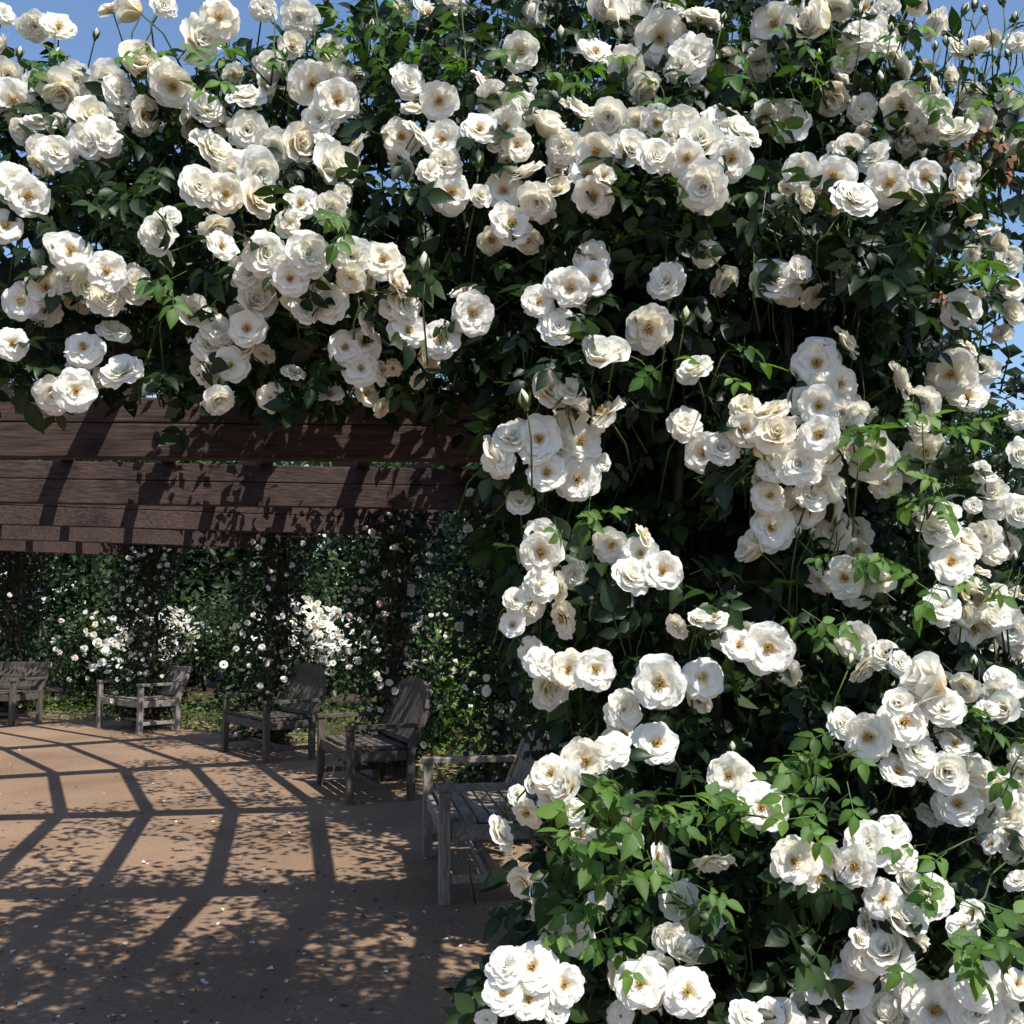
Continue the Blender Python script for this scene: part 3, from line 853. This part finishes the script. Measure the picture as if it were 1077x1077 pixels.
def rose_foliage():
    """leaf places through the depth of the mass, shared out among the plants"""
    P, NR, AL, S, TN = [], [], [], [], []
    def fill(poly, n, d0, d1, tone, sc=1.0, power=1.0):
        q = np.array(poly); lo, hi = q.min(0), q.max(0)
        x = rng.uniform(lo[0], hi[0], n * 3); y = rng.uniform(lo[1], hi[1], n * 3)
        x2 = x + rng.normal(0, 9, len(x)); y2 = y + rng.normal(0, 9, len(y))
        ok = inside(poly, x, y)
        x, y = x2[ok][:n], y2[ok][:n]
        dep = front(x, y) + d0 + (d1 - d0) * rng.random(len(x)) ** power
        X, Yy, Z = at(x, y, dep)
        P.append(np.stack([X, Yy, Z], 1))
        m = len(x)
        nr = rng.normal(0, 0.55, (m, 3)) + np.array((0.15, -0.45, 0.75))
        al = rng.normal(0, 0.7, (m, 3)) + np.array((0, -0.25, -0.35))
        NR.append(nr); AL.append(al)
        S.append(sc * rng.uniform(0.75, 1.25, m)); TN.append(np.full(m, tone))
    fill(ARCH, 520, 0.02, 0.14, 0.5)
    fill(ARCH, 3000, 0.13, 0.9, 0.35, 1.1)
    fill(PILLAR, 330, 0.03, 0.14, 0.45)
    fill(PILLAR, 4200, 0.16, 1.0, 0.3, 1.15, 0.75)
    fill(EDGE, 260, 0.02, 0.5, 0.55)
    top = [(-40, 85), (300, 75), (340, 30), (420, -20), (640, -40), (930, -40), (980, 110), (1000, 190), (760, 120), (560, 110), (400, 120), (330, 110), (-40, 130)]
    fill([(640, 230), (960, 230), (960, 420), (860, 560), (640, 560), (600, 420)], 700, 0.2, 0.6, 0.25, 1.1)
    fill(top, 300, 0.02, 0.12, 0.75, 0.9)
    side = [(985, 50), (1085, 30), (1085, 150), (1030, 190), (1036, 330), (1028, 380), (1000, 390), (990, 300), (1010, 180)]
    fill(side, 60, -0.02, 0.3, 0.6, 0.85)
    return np.concatenate(P), np.concatenate(NR), np.concatenate(AL), np.concatenate(S), np.concatenate(TN)

P, NR, AL, S, TN = rose_foliage()
# each leaf belongs to the plant whose part of the mass it grows in
vx = 538.5 + F_PX * P[:, 0] / (P[:, 1] * CP + (P[:, 2] - EYE) * SP)
vy = 538.5 - F_PX * ((P[:, 2] - EYE) * CP - P[:, 1] * SP) / (P[:, 1] * CP + (P[:, 2] - EYE) * SP)
own = np.array([owner(a + rnd.gauss(0, 14), b + rnd.gauss(0, 14)) for a, b in zip(vx, vy)])
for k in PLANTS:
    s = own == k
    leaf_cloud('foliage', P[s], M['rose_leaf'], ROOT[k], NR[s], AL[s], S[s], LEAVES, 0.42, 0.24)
    for (a, b, c), hy, hx in zip(P[s], vy[s], vx[s]):
        if rnd.random() > 0.13 or (hx < 540 and 350 < hy < 460): continue
        p = Vector((a, b, c))
        STEMS[k].tube(wander(p, p + Vector((rnd.gauss(0, 0.06), rnd.uniform(0.0, 0.2), -rnd.uniform(0.08, 0.25))), 4, 0.02), 0.0013, 0.0028, 4)

# bright young shoots, sprays and long canes standing clear of the mass
def shoots(k, spots):
    for (x, y, n, sp) in spots:
        Pp, nn, aa, ss = [], [], [], []
        base = Vector(at(x, y + sp * 1.3, float(front(x, y)) + 0.02))
        for i in range(n):
            px, py = x + rnd.gauss(0, sp), y + rnd.gauss(0, sp * 0.6)
            q = Vector(at(px, py, float(front(px, py)) - 0.05 + rnd.uniform(-0.05, 0.03)))
            Pp.append(q); nn.append((rnd.gauss(0.1, 0.4), rnd.gauss(-0.45, 0.35), rnd.gauss(0.8, 0.3)))
            aa.append((rnd.gauss(0, 0.8), rnd.gauss(-0.3, 0.5), rnd.gauss(-0.2, 0.5))); ss.append(rnd.uniform(0.6, 0.95))
            if i % 3 == 0:
                STEMS[k].tube([base, base.lerp(q, 0.5) + Vector((0, -0.01, 0.02)), q], 0.0026, 0.0014, 5)
        leaf_cloud('young_shoot', np.array(Pp), M['young_leaf'], ROOT[k], np.array(nn), np.array(aa), np.array(ss), LEAVES, 0.5, 0.25)
shoots('C', [(640, 848, 13, 26), (690, 860, 6, 22), (760, 850, 6, 18), (612, 880, 4, 18), (650, 915, 6, 18), (620, 960, 4, 16), (640, 985, 4, 14), (725, 930, 3, 18), (670, 1005, 3, 12), (745, 385, 5, 22), (610, 540, 4, 16)])
shoots('E', [(845, 795, 10, 26), (860, 850, 6, 22), (930, 440, 6, 18), (985, 455, 6, 20), (975, 520, 6, 20), (1005, 620, 6, 18), (900, 590, 4, 14), (860, 660, 5, 20)])
shoots('D', [(870, 70, 6, 34), (940, 40, 3, 20), (1000, 95, 4, 20), (1050, 88, 4, 16), (700, 100, 3, 20), (1040, 285, 5, 14), (1055, 130, 3, 12), (800, 70, 4, 26)])
shoots('A', [(152, 48, 4, 12), (235, 70, 4, 20), (25, 70, 4, 18), (60, 65, 3, 12), (285, 65, 4, 20), (175, 300, 4, 14)])
shoots('B', [(385, 40, 9, 22), (450, 55, 6, 22), (430, 25, 4, 22), (340, 50, 3, 16), (570, 70, 6, 26), (600, 80, 4, 22), (500, 60, 3, 20), (370, 240, 3, 16)])
shoots('F', [(960, 885, 3, 18), (1020, 950, 5, 26), (1050, 960, 4, 22), (990, 1000, 4, 20), (1060, 800, 3, 18), (1040, 770, 3, 18)])

# sprays of stalks against the sky and long canes
for (x0, y0, x1, y1, k) in [(1025, 90, 1025, 30, 'D'), (1025, 32, 1014, 16, 'D'), (1025, 32, 1036, 15, 'D'), (1035, 85, 1062, 25, 'D'), (1050, 60, 1077, 8, 'D'), (1040, 100, 1075, 70, 'D'), (930, 42, 962, 2, 'D'), (975, 95, 990, 50, 'D'), (1030, 190, 1058, 165, 'D'),
                            (1010, 215, 1050, 240, 'D'), (1015, 260, 1068, 262, 'D'), (1000, 300, 1060, 290, 'D'), (1010, 345, 1058, 320, 'D'), (975, 540, 970, 440, 'E'), (968, 600, 974, 520, 'E'), (135, 60, 150, 12, 'A'), (150, 60, 165, 12, 'A'), (230, 90, 236, 55, 'A'), (60, 75, 58, 35, 'A'), (290, 60, 287, 15, 'A'), (338, 60, 330, 20, 'B'), (400, 60, 395, -20, 'B'), (420, 70, 428, -20, 'B'), (490, 70, 486, -20, 'B'),
                            (872, 605, 880, 560, 'E'), (866, 605, 854, 570, 'E'), (860, 600, 840, 568, 'E'), (870, 600, 890, 560, 'E'), (1000, 980, 1060, 905, 'F'), (985, 900, 1050, 870, 'F'), (1040, 860, 1075, 790, 'F')]:
    p = Vector(at(x0, y0, float(front(x0, y0)) + 0.0)); q = Vector(at(x1, y1, float(front(x1, y1)) - 0.02))
    STEMS[k].tube(wander(p, q, 5, 0.008), 0.0024, 0.0016, 5)

# main canes from the soil up the post and along the beam
post_top = spoke(-6, ROUT)
for k, (x, y, lab) in PLANTS.items():
    c = MB()
    for i in range(3):
        b = Vector((x + rnd.uniform(-0.08, 0.08), y + rnd.uniform(-0.05, 0.08), 0))
        if k == 'F':
            c.tube(wander(b, b + Vector((rnd.uniform(-0.15, 0.25), rnd.uniform(-0.1, 0.15), rnd.uniform(0.7, 1.2))), 7, 0.05), 0.010, 0.005, 6)
            continue
        zt_ = 2.35 if k in 'ABD' else rnd.uniform(1.6, 2.2)
        t = b + Vector((rnd.uniform(-0.1, 0.1), rnd.uniform(-0.06, 0.1), zt_))
        c.tube(wander(b, t, 9, 0.05), 0.016, 0.009, 7)
        if k in 'AB':
            e = Vector((-1.3 if k == 'A' else -0.75, t.y - 0.05, 2.55 + rnd.uniform(-0.2, 0.3)))
            s_ = Vector((e.x + (0.9 if k == 'A' else 1.1), t.y, 2.45))
            c.tube(wander(t, s_, 6, 0.05) + wander(s_, e, 6, 0.06)[1:], 0.009, 0.004, 6)
    c.build('cane', M['cane'], ROOT[k], True)
    STEMS[k].build('stems', M['green_stem'], ROOT[k], True)

def bay_shade(k, n, r0, r1, thick, far=False):  # unseen leaves added over the near bay to shade walk and beam
    r = rng.uniform(r0, r1, n); f = rng.random(n) ** 1.5 * 1.0 - 0.08
    if far: f = 1.0 - 0.5 * rng.random(n)
    q0 = np.array([spoke(-6, x) for x in r]); q1 = np.array([spoke(6, x) for x in r])
    C_ = q0 * (1 - f[:, None]) + q1 * f[:, None]
    C_[:, 2] = ZB + BH + 0.16 + np.abs(rng.normal(0, thick, n))
    ok = np.sin(C_[:, 0] * 4.7) + np.sin(C_[:, 1] * 3.9 + C_[:, 0]) + rng.normal(0, 0.7, n) > -0.5
    C_ = C_[ok]
    m_ = len(C_)
    leaf_cloud('canopy', C_, M['rose_leaf'], ROOT[k], rng.normal(0, 0.5, (m_, 3)) + np.array((0, 0, 0.9)), rng.normal(0, 1, (m_, 3)), rng.uniform(0.8, 1.3, m_), LEAVES, 0.42, 0.24)
bay_shade('B', 1500, 11.9, 13.4, 0.12)
bay_shade('D', 1300, 13.0, 14.6, 0.14)
bay_shade('A', 180, 10.2, 12.2, 0.10)
bay_shade('C', 1500, 11.6, 13.8, 0.12, True)

# ------------------------------------------------------------------ far planting
SIMPLE = [simple_leaf(0.5), simple_leaf(0.62, 0.2)]
NEEDLE = [simple_leaf(0.2, 0.1)]
FAR_ROSE = []
for k in range(3):
    r_ = random.Random(50 + k)
    mm = rose_mesh('bloom', [(6, 1.0, 0.5, 60, 90, 0, 1.2), (5, 0.75, 0.42, 30, 60, 0.05, 0.7)], 60 + k)
    FAR_ROSE.append(mm)
    b2 = mm.copy(); b2.materials.clear(); b2.materials.append(M['blush_petal'])
    FAR_ROSE.append(b2)

def clumps(n_cl, centre, radii, n, cl_r, flat=0.8):
    """leaf places gathered in clumps spread through an ellipsoid"""
    c = rng.normal(0, 1, (n_cl, 3)); c /= np.linalg.norm(c, axis=1, keepdims=True)
    c *= rng.random((n_cl, 1)) ** 0.4
    c = c * np.array(radii) + np.array(centre)
    w = rng.integers(0, n_cl, n)
    sd = rng.uniform(0.6, 1.3, n_cl)[w][:, None] * cl_r
    P = c[w] + rng.normal(0, 1, (n, 3)) * sd * np.array((1, 1, flat))
    out = P - c[w]
    out /= np.linalg.norm(out, axis=1, keepdims=True) + 1e-6
    return P, out, c

def far_leaves(root, P, out, mat, size, tone=0.45, tpl=SIMPLE, name='foliage', kind=None):
    nr = out * 0.5 + rng.normal(0, 0.5, P.shape) + np.array((0.1, -0.2, 0.5))
    al = rng.normal(0, 1, P.shape) + np.array((0, 0, -0.3))
    return leaf_cloud(name, P, mat, root, nr, al, size * rng.uniform(0.6, 1.3, len(P)), tpl, tone, 0.25, kind)

def far_blooms(root, pts, rad, blush=0.0):
    for p in pts[:100]:
        me = FAR_ROSE[2 * rnd.randrange(3) + (1 if rnd.random() < blush else 0)]
        d = ((CAM - Vector(p)).normalized() + Vector((rnd.gauss(0, .5), rnd.gauss(0, .3), rnd.gauss(0.4, .4)))).normalized()
        place(root, 'bloom', me, p, d, rad * rnd.uniform(0.7, 1.2), rnd.uniform(0, 6.28))

def tree(x, y, h, cr, label, n=9000, mat='tree_leaf', size=0.24, tone=0.42, low=0.03, name='leafy_tree', bow=0.0):
    root = empty(name, (x, y, 0), label=label, cat='tree', group='trees beyond the walk')
    t = MB()
    top = Vector((x + bow * 0.8 + rnd.uniform(-0.3, 0.3), y, h * 0.7))
    t.tube(wander((x, y, 0), top, 7, 0.12), 0.05 * h * 0.55, 0.05, 8)
    P, out, c = clumps(34, (x + bow, y, h * (low + 1) / 2), (cr, cr, h * (1 - low) / 2 * 0.85), n, cr * 0.26)
    for q in c[:12]:
        s = Vector((x, y, 0)).lerp(top, rnd.uniform(0.4, 0.95))
        t.tube(wander(s, q, 5, 0.15), 0.06, 0.015, 5)
    P[:, 2] = np.maximum(P[:, 2], 0.15)
    t.build('trunk', M['bark'], root, True)
    far_leaves(root, P, out, M[mat], size, tone, name='crown')
    return root

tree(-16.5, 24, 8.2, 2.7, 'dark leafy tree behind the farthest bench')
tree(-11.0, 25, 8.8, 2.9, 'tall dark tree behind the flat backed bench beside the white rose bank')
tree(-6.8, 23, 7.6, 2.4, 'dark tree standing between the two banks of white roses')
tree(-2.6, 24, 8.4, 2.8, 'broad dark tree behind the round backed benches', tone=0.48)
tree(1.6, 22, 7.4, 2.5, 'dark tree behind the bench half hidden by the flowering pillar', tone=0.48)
tree(1.9, 7.2, 5.4, 1.3, 'leafy tree added out of sight behind the flowering pillar to shade the walk', 4200, low=0.42, size=0.15, bow=-0.1)  # put in, screened by the pillar, for its shadow on benches and walk
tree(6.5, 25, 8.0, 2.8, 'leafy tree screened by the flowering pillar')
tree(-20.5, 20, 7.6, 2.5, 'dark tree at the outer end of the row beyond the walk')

def hedge_shrub(x, y, h, w, label, n=2200, mat='shrub_leaf', size=0.10, tone=0.4, blooms=0, brad=0.042, blush=0.0, top=False, name='shrub', cat='shrub', group='shrubs behind the benches'):
    root = empty(name, (x, y, 0), label=label, cat=cat, group=group)
    P, out, c = clumps(18, (x, y, h * 0.5), (w / 2, w / 2 * 0.8, h * 0.42), n, w * 0.13)
    P[:, 2] = np.maximum(P[:, 2], 0.05)
    far_leaves(root, P, out, M[mat], size, tone)
    t = MB()
    for q in c[:9]:
        t.tube(wander((x + rnd.uniform(-.1, .1), y + rnd.uniform(-.1, .1), 0), q, 5, 0.05), 0.014, 0.005, 5)
    t.build('stems', M['cane'], root, True)
    if blooms:
        sc = P[(out[:, 1] < 0.3)]
        v = (sc - np.array((x, y, h * 0.5))) / np.array((w / 2, w / 2, h / 2))
        score = -v[:, 1] * 0.6 + (v[:, 2] if top else 0.3 * v[:, 2]) + rng.normal(0, 0.35, len(sc))
        pts = sc[np.argsort(-score)[:blooms]] + np.array((0, -0.10, 0.05))
        far_blooms(root, pts, brad, blush)
        if top:                                    # the bank of flowers beyond those one can pick out
            more = sc[np.argsort(-score)[blooms:blooms + 260]] + np.array((0, -0.07, 0.04))
            nr_ = rng.normal(0, 0.45, more.shape) + np.array((0.1, -0.6, 0.6))
            FT = [(np.array([(0.5 * q * math.cos(t_), 0.5 * q * math.sin(t_), h_) for q, h_ in ((0.25, 0.0), (0.8, 0.12), (1.0, 0.1)) for t_ in np.arange(8) * 0.7854]),
                   np.array([(r_ * 8 + k_, r_ * 8 + (k_ + 1) % 8, r_ * 8 + 8 + (k_ + 1) % 8, r_ * 8 + 8 + k_) for r_ in range(2) for k_ in range(8)]), np.zeros(24, int))]
            leaf_cloud('massed_blooms', more, M['petal'], root, nr_, rng.normal(0, 1, more.shape), brad * 1.7 * rng.uniform(0.6, 1.1, len(more)), FT, 0.85, 0.1, 'stuff')
    return root

hedge_shrub(-5.6, 17.6, 1.62, 1.6, 'rose bush smothered in white bloom behind the flat backed bench', 2600, blooms=100, brad=0.078, top=True, name='rose_bush', cat='rose', tone=0.5)
hedge_shrub(-2.95, 15.5, 1.42, 1.5, 'rose bush smothered in white bloom behind the round backed bench in deep shade', 2400, blooms=100, brad=0.07, top=True, name='rose_bush', cat='rose', tone=0.5)
hedge_shrub(-6.9, 18.2, 1.9, 1.4, 'rose bush with a few cream blooms beside the farthest bench', 2200, blooms=26, brad=0.05, blush=0.3, name='rose_bush', cat='rose')
hedge_shrub(-8.6, 18.6, 1.6, 1.5, 'dark rose bush with sparse white blooms behind the farthest bench', 2000, blooms=14, brad=0.05, name='rose_bush', cat='rose')
hedge_shrub(-0.9, 12.7, 1.5, 1.5, 'loose rose bush dotted with small white blooms behind the second round backed bench', 2200, mat='ground_leaf', blooms=34, brad=0.03, name='rose_bush', cat='rose', tone=0.55)
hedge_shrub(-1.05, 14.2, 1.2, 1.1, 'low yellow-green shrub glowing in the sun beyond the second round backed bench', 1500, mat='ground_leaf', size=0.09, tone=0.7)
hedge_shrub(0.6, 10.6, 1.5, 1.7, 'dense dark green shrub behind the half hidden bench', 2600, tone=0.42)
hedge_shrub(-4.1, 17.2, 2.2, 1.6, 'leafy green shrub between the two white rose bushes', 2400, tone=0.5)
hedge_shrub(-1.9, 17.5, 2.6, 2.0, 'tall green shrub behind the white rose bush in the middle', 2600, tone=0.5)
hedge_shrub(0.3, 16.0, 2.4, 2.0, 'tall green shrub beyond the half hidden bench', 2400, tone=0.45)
hedge_shrub(-10.4, 19.5, 2.4, 2.0, 'dark tall shrub at the outer end of the bed', 2200, tone=0.3)  # low leaf tone stands in for the shadow at this end
hedge_shrub(-12.6, 18.5, 2.6, 2.2, 'dark tall shrub standing past the farthest bench', 2200, tone=0.3)  # leaf tone darkened here as well in place of shadow
hedge_shrub(-3.4, 20.5, 3.2, 2.8, 'high green shrub in front of the broad dark tree', 3000, size=0.13, tone=0.5)
hedge_shrub(-7.2, 20.6, 3.2, 2.8, 'high dark shrub behind the bank of white roses', 3000, size=0.13, tone=0.45)
hedge_shrub(0.9, 19.5, 3.0, 2.6, 'high shrub behind the flowering pillar, beyond the beds', 2600, size=0.13)

hr = empty('hedge', (RC.x + 19.2, RC.y, 0), label='tall dark unclipped hedge closing off the garden behind the rose bushes', cat='hedge')
n = 27000
a = rng.uniform(-12, 92, n); r = 20.2 + rng.uniform(-0.75, 0.75, n)
hz_ = (3.7 + 0.5 * np.sin(a * 0.9) + 0.3 * np.sin(a * 2.7 + 1)) * rng.random(n) ** 0.85
HP = np.stack([RC.x + r * np.cos(np.radians(a)), RC.y + r * np.sin(np.radians(a)), 0.05 + hz_], 1)
ho = np.stack([-np.cos(np.radians(a)), -np.sin(np.radians(a)), 0.2 + 0 * a], 1)
far_leaves(hr, HP, ho, M['tree_leaf'], 0.2, 0.4)
m = MB()
for i in range(40):
    q = R(-12 + 104 * i / 39)
    b_ = Vector((RC.x + 20.2 * math.cos(q), RC.y + 20.2 * math.sin(q), 0))
    m.tube(wander(b_, b_ + Vector((rnd.uniform(-.3, .3), rnd.uniform(-.3, .3), 2.2)), 6, 0.12), 0.05, 0.015, 6)
m.build('stems', M['bark'], hr, True)

# climbers on the far posts, running on over the top of the pergola
CLIMB = {6: ('white climbing rose on the post hidden behind the flowering pillar', 10, 0.1),
         18: ('climbing rose with small white flowers climbing beside the half hidden bench', 46, 0.2),
         30: ('climbing rose with pale pink and white flowers on a post behind the benches', 92, 0.4),
         42: ('dark climbing rose sprinkled with white flowers between the two banks of white roses', 60, 0.1),
         54: ('climbing rose hung with dull white flowers on the post nearest the flat backed bench', 84, 0.15),
         66: ('dark climbing rose on the post farthest along the walk', 24, 0.1)}
for a, (lab, nb, bl) in CLIMB.items():
    p = spoke(a, ROUT)
    root = empty('climbing_rose', (p.x, p.y, 0), label=lab, cat='rose', group='climbing roses on the far posts')
    n = 3000
    ang = rng.uniform(0, 6.283, n); rr = 0.12 + 0.34 * rng.random(n) ** 0.8; zz = rng.uniform(0.15, 2.55, n)
    wob = 0.10 * np.sin(zz * 4 + a)
    P = np.stack([p.x + rr * np.cos(ang) + wob, p.y + rr * np.sin(ang), zz], 1)
    out = np.stack([np.cos(ang), np.sin(ang), 0.2 + 0 * ang], 1)
    far_leaves(root, P, out, M['tree_leaf'], 0.085, 0.3)  # leaf tone lowered to paint in the shade around the posts
    dens = {6: 3600, 18: 3400, 30: 2800, 42: 2400, 54: 1800, 66: 1500}[a]
    nxt = RA[RA.index(a) - 1]
    u = rng.random(dens) ** 1.3; reach = ROUT + 0.75 - u * {6: 3.4, 18: 3.4, 30: 2.4, 42: 1.9, 54: 1.5, 66: 1.5}[a]
    f = rng.uniform(-0.15, 1.0, dens)
    q0 = np.array([spoke(a, r) for r in reach]); q1 = np.array([spoke(nxt, r) for r in reach])
    C_ = q0 * (1 - f[:, None]) + q1 * f[:, None]
    C_[:, 2] = ZB + BH + 0.15 + np.abs(rng.normal(0, 0.16, dens)) - 0.2 * (rng.random(dens) < 0.3) * rng.random(dens)
    # gather into clumps so that light falls through in flecks
    keep = (np.sin(C_[:, 0] * 5.1 + 1.3 * a) + np.sin(C_[:, 1] * 4.3 + C_[:, 0] * 2.0) + rng.normal(0, 0.5, dens)) > -0.35
    C_ = C_[keep]
    far_leaves(root, C_, np.tile((0, 0, 1.0), (len(C_), 1)), M['shrub_leaf'], 0.085, 0.5, name='canopy')
    K = rng.normal(0, 1, (900, 3)) * np.array((0.34, 0.34, 0.17)) + np.array((p.x + 0.5, p.y - 0.55, 2.98))  # leaf clump added on the sun side to throw shade on the post
    K[:, 2] = np.maximum(K[:, 2], 2.62)
    far_leaves(root, K, np.tile((0, 0, 1.0), (900, 1)), M['shrub_leaf'], 0.10, 0.45, name='shade_clump')
    sc = P[(out[:, 1] < -0.1)]
    sel = sc[rng.permutation(len(sc))[:nb]]
    far_blooms(root, sel + np.array((0, -0.06, 0)), 0.036, bl)
    m = MB()
    for i in range(4):
        t_ = rnd.uniform(0, 6.28)
        m.tube(wander((p.x + 0.2 * math.cos(t_), p.y + 0.2 * math.sin(t_), 0), (p.x + 0.13 * math.cos(t_ + 1), p.y + 0.13 * math.sin(t_ + 1), 2.6), 8, 0.06), 0.014, 0.008, 6)
    m.build('cane', M['cane'], root, True)

# evergreen beyond the pillar and open ground planting
def conifer(x, y, h, w, label):
    root = empty('conifer', (x, y, 0), label=label, cat='tree', group='evergreens beyond the pillar')
    n = 15000
    t = rng.random(n) ** 0.8
    ang = rng.uniform(0, 6.283, n)
    lobes = 1 + 0.18 * np.sin(5 * ang + 9 * t) + 0.1 * np.sin(11 * ang - 14 * t)
    rr = w / 2 * np.minimum(1, 2.4 * (1 - t) + 0.12) * lobes * rng.random(n) ** 0.3
    P = np.stack([x + rr * np.cos(ang), y + rr * np.sin(ang), 0.1 + t * h], 1)
    out = np.stack([np.cos(ang), np.sin(ang), 0.5 + 0 * ang], 1)
    nr = rng.normal(0, 1, P.shape)
    al = out + rng.normal(0, 0.4, P.shape)
    leaf_cloud('crown', P, M['conifer'], root, nr, al, 0.10 * rng.uniform(0.6, 1.3, n), NEEDLE, 0.5, 0.25)
    m = MB(); m.tube([(x, y, 0), (x, y, h * 0.5), (x, y, h * 0.92)], 0.11, 0.02, 7)
    m.build('trunk', M['bark'], root, True)
conifer(4.25, 9.6, 3.2, 2.3, 'bright green feathery conifer against the sky beside the flowering pillar')
conifer(5.6, 10.6, 3.2, 2.0, 'feathery conifer standing just past the one beside the pillar')
conifer(3.0, 10.2, 3.0, 1.8, 'feathery conifer mostly screened by the flowering pillar')
hedge_shrub(2.9, 6.0, 1.75, 1.6, 'sunlit rose bush thick with small white blooms beyond the pillar, on its sky side', 2600, blooms=100, brad=0.045, top=True, name='rose_bush', cat='rose', tone=0.6, group='roses beyond the pillar')
hedge_shrub(2.1, 4.6, 1.5, 1.2, 'white rose bush close behind the foot of the flowering pillar', 2200, blooms=80, brad=0.045, top=True, name='rose_bush', cat='rose', tone=0.6, group='roses beyond the pillar')

n = 9000
a = rng.uniform(-8, 70, n); r = 13.85 + 4.0 * rng.random(n) ** 1.2
GP = np.stack([RC.x + r * np.cos(np.radians(a)), RC.y + r * np.sin(np.radians(a)), 0.02 + 0.26 * rng.random(n) ** 1.6 * (0.5 + 0.5 * np.sin(a * 2.1 + r * 3))], 1)
gc = far_leaves(None, GP, np.tile((0, 0, 1.0), (n, 1)), M['ground_leaf'], 0.085, 0.5, name='ground_cover', kind='stuff')
tag(gc, 'low bright green ground cover in the bed behind the benches', 'ground cover')

# fallen petals on the walk
n = 190
px = rng.uniform(-40, 560, n); py = 770 + 310 * rng.random(n) ** 0.8
t = (EYE) / -(SP + (538.5 - py) / F_PX * CP)
PX = np.stack([(px - 538.5) / F_PX * t, (CP - (538.5 - py) / F_PX * SP) * t, np.full(n, 0.008)], 1)
pet = leaf_cloud('fallen_petals', PX, M['fallen'], None, np.tile((0, 0, 1.0), (n, 1)) + rng.normal(0, 0.25, (n, 3)), rng.normal(0, 1, (n, 3)), 0.03 * rng.uniform(0.5, 1.3, n), [simple_leaf(0.8, 0.3)], kind='stuff')
tag(pet, 'white rose petals scattered over the brown walk', 'petals')

n = 260
px = rng.uniform(-40, 560, n); py = 755 + 330 * rng.random(n)
t = EYE / -(SP + (538.5 - py) / F_PX * CP)
LX = np.stack([(px - 538.5) / F_PX * t, (CP - (538.5 - py) / F_PX * SP) * t, np.full(n, 0.007)], 1)
M['litter'] = plain_mat('dry_leaf', (0.05, 0.03, 0.015), (0.16, 0.10, 0.05), 6, 0.9, 0.2)
lit = leaf_cloud('leaf_litter', LX, M['litter'], None, np.tile((0, 0, 1.0), (n, 1)) + rng.normal(0, 0.3, (n, 3)), rng.normal(0, 1, (n, 3)), 0.035 * rng.uniform(0.4, 1.3, n), [simple_leaf(0.5, 0.4)], kind='stuff')
tag(lit, 'dry brown leaf litter scattered over the walk', 'litter')
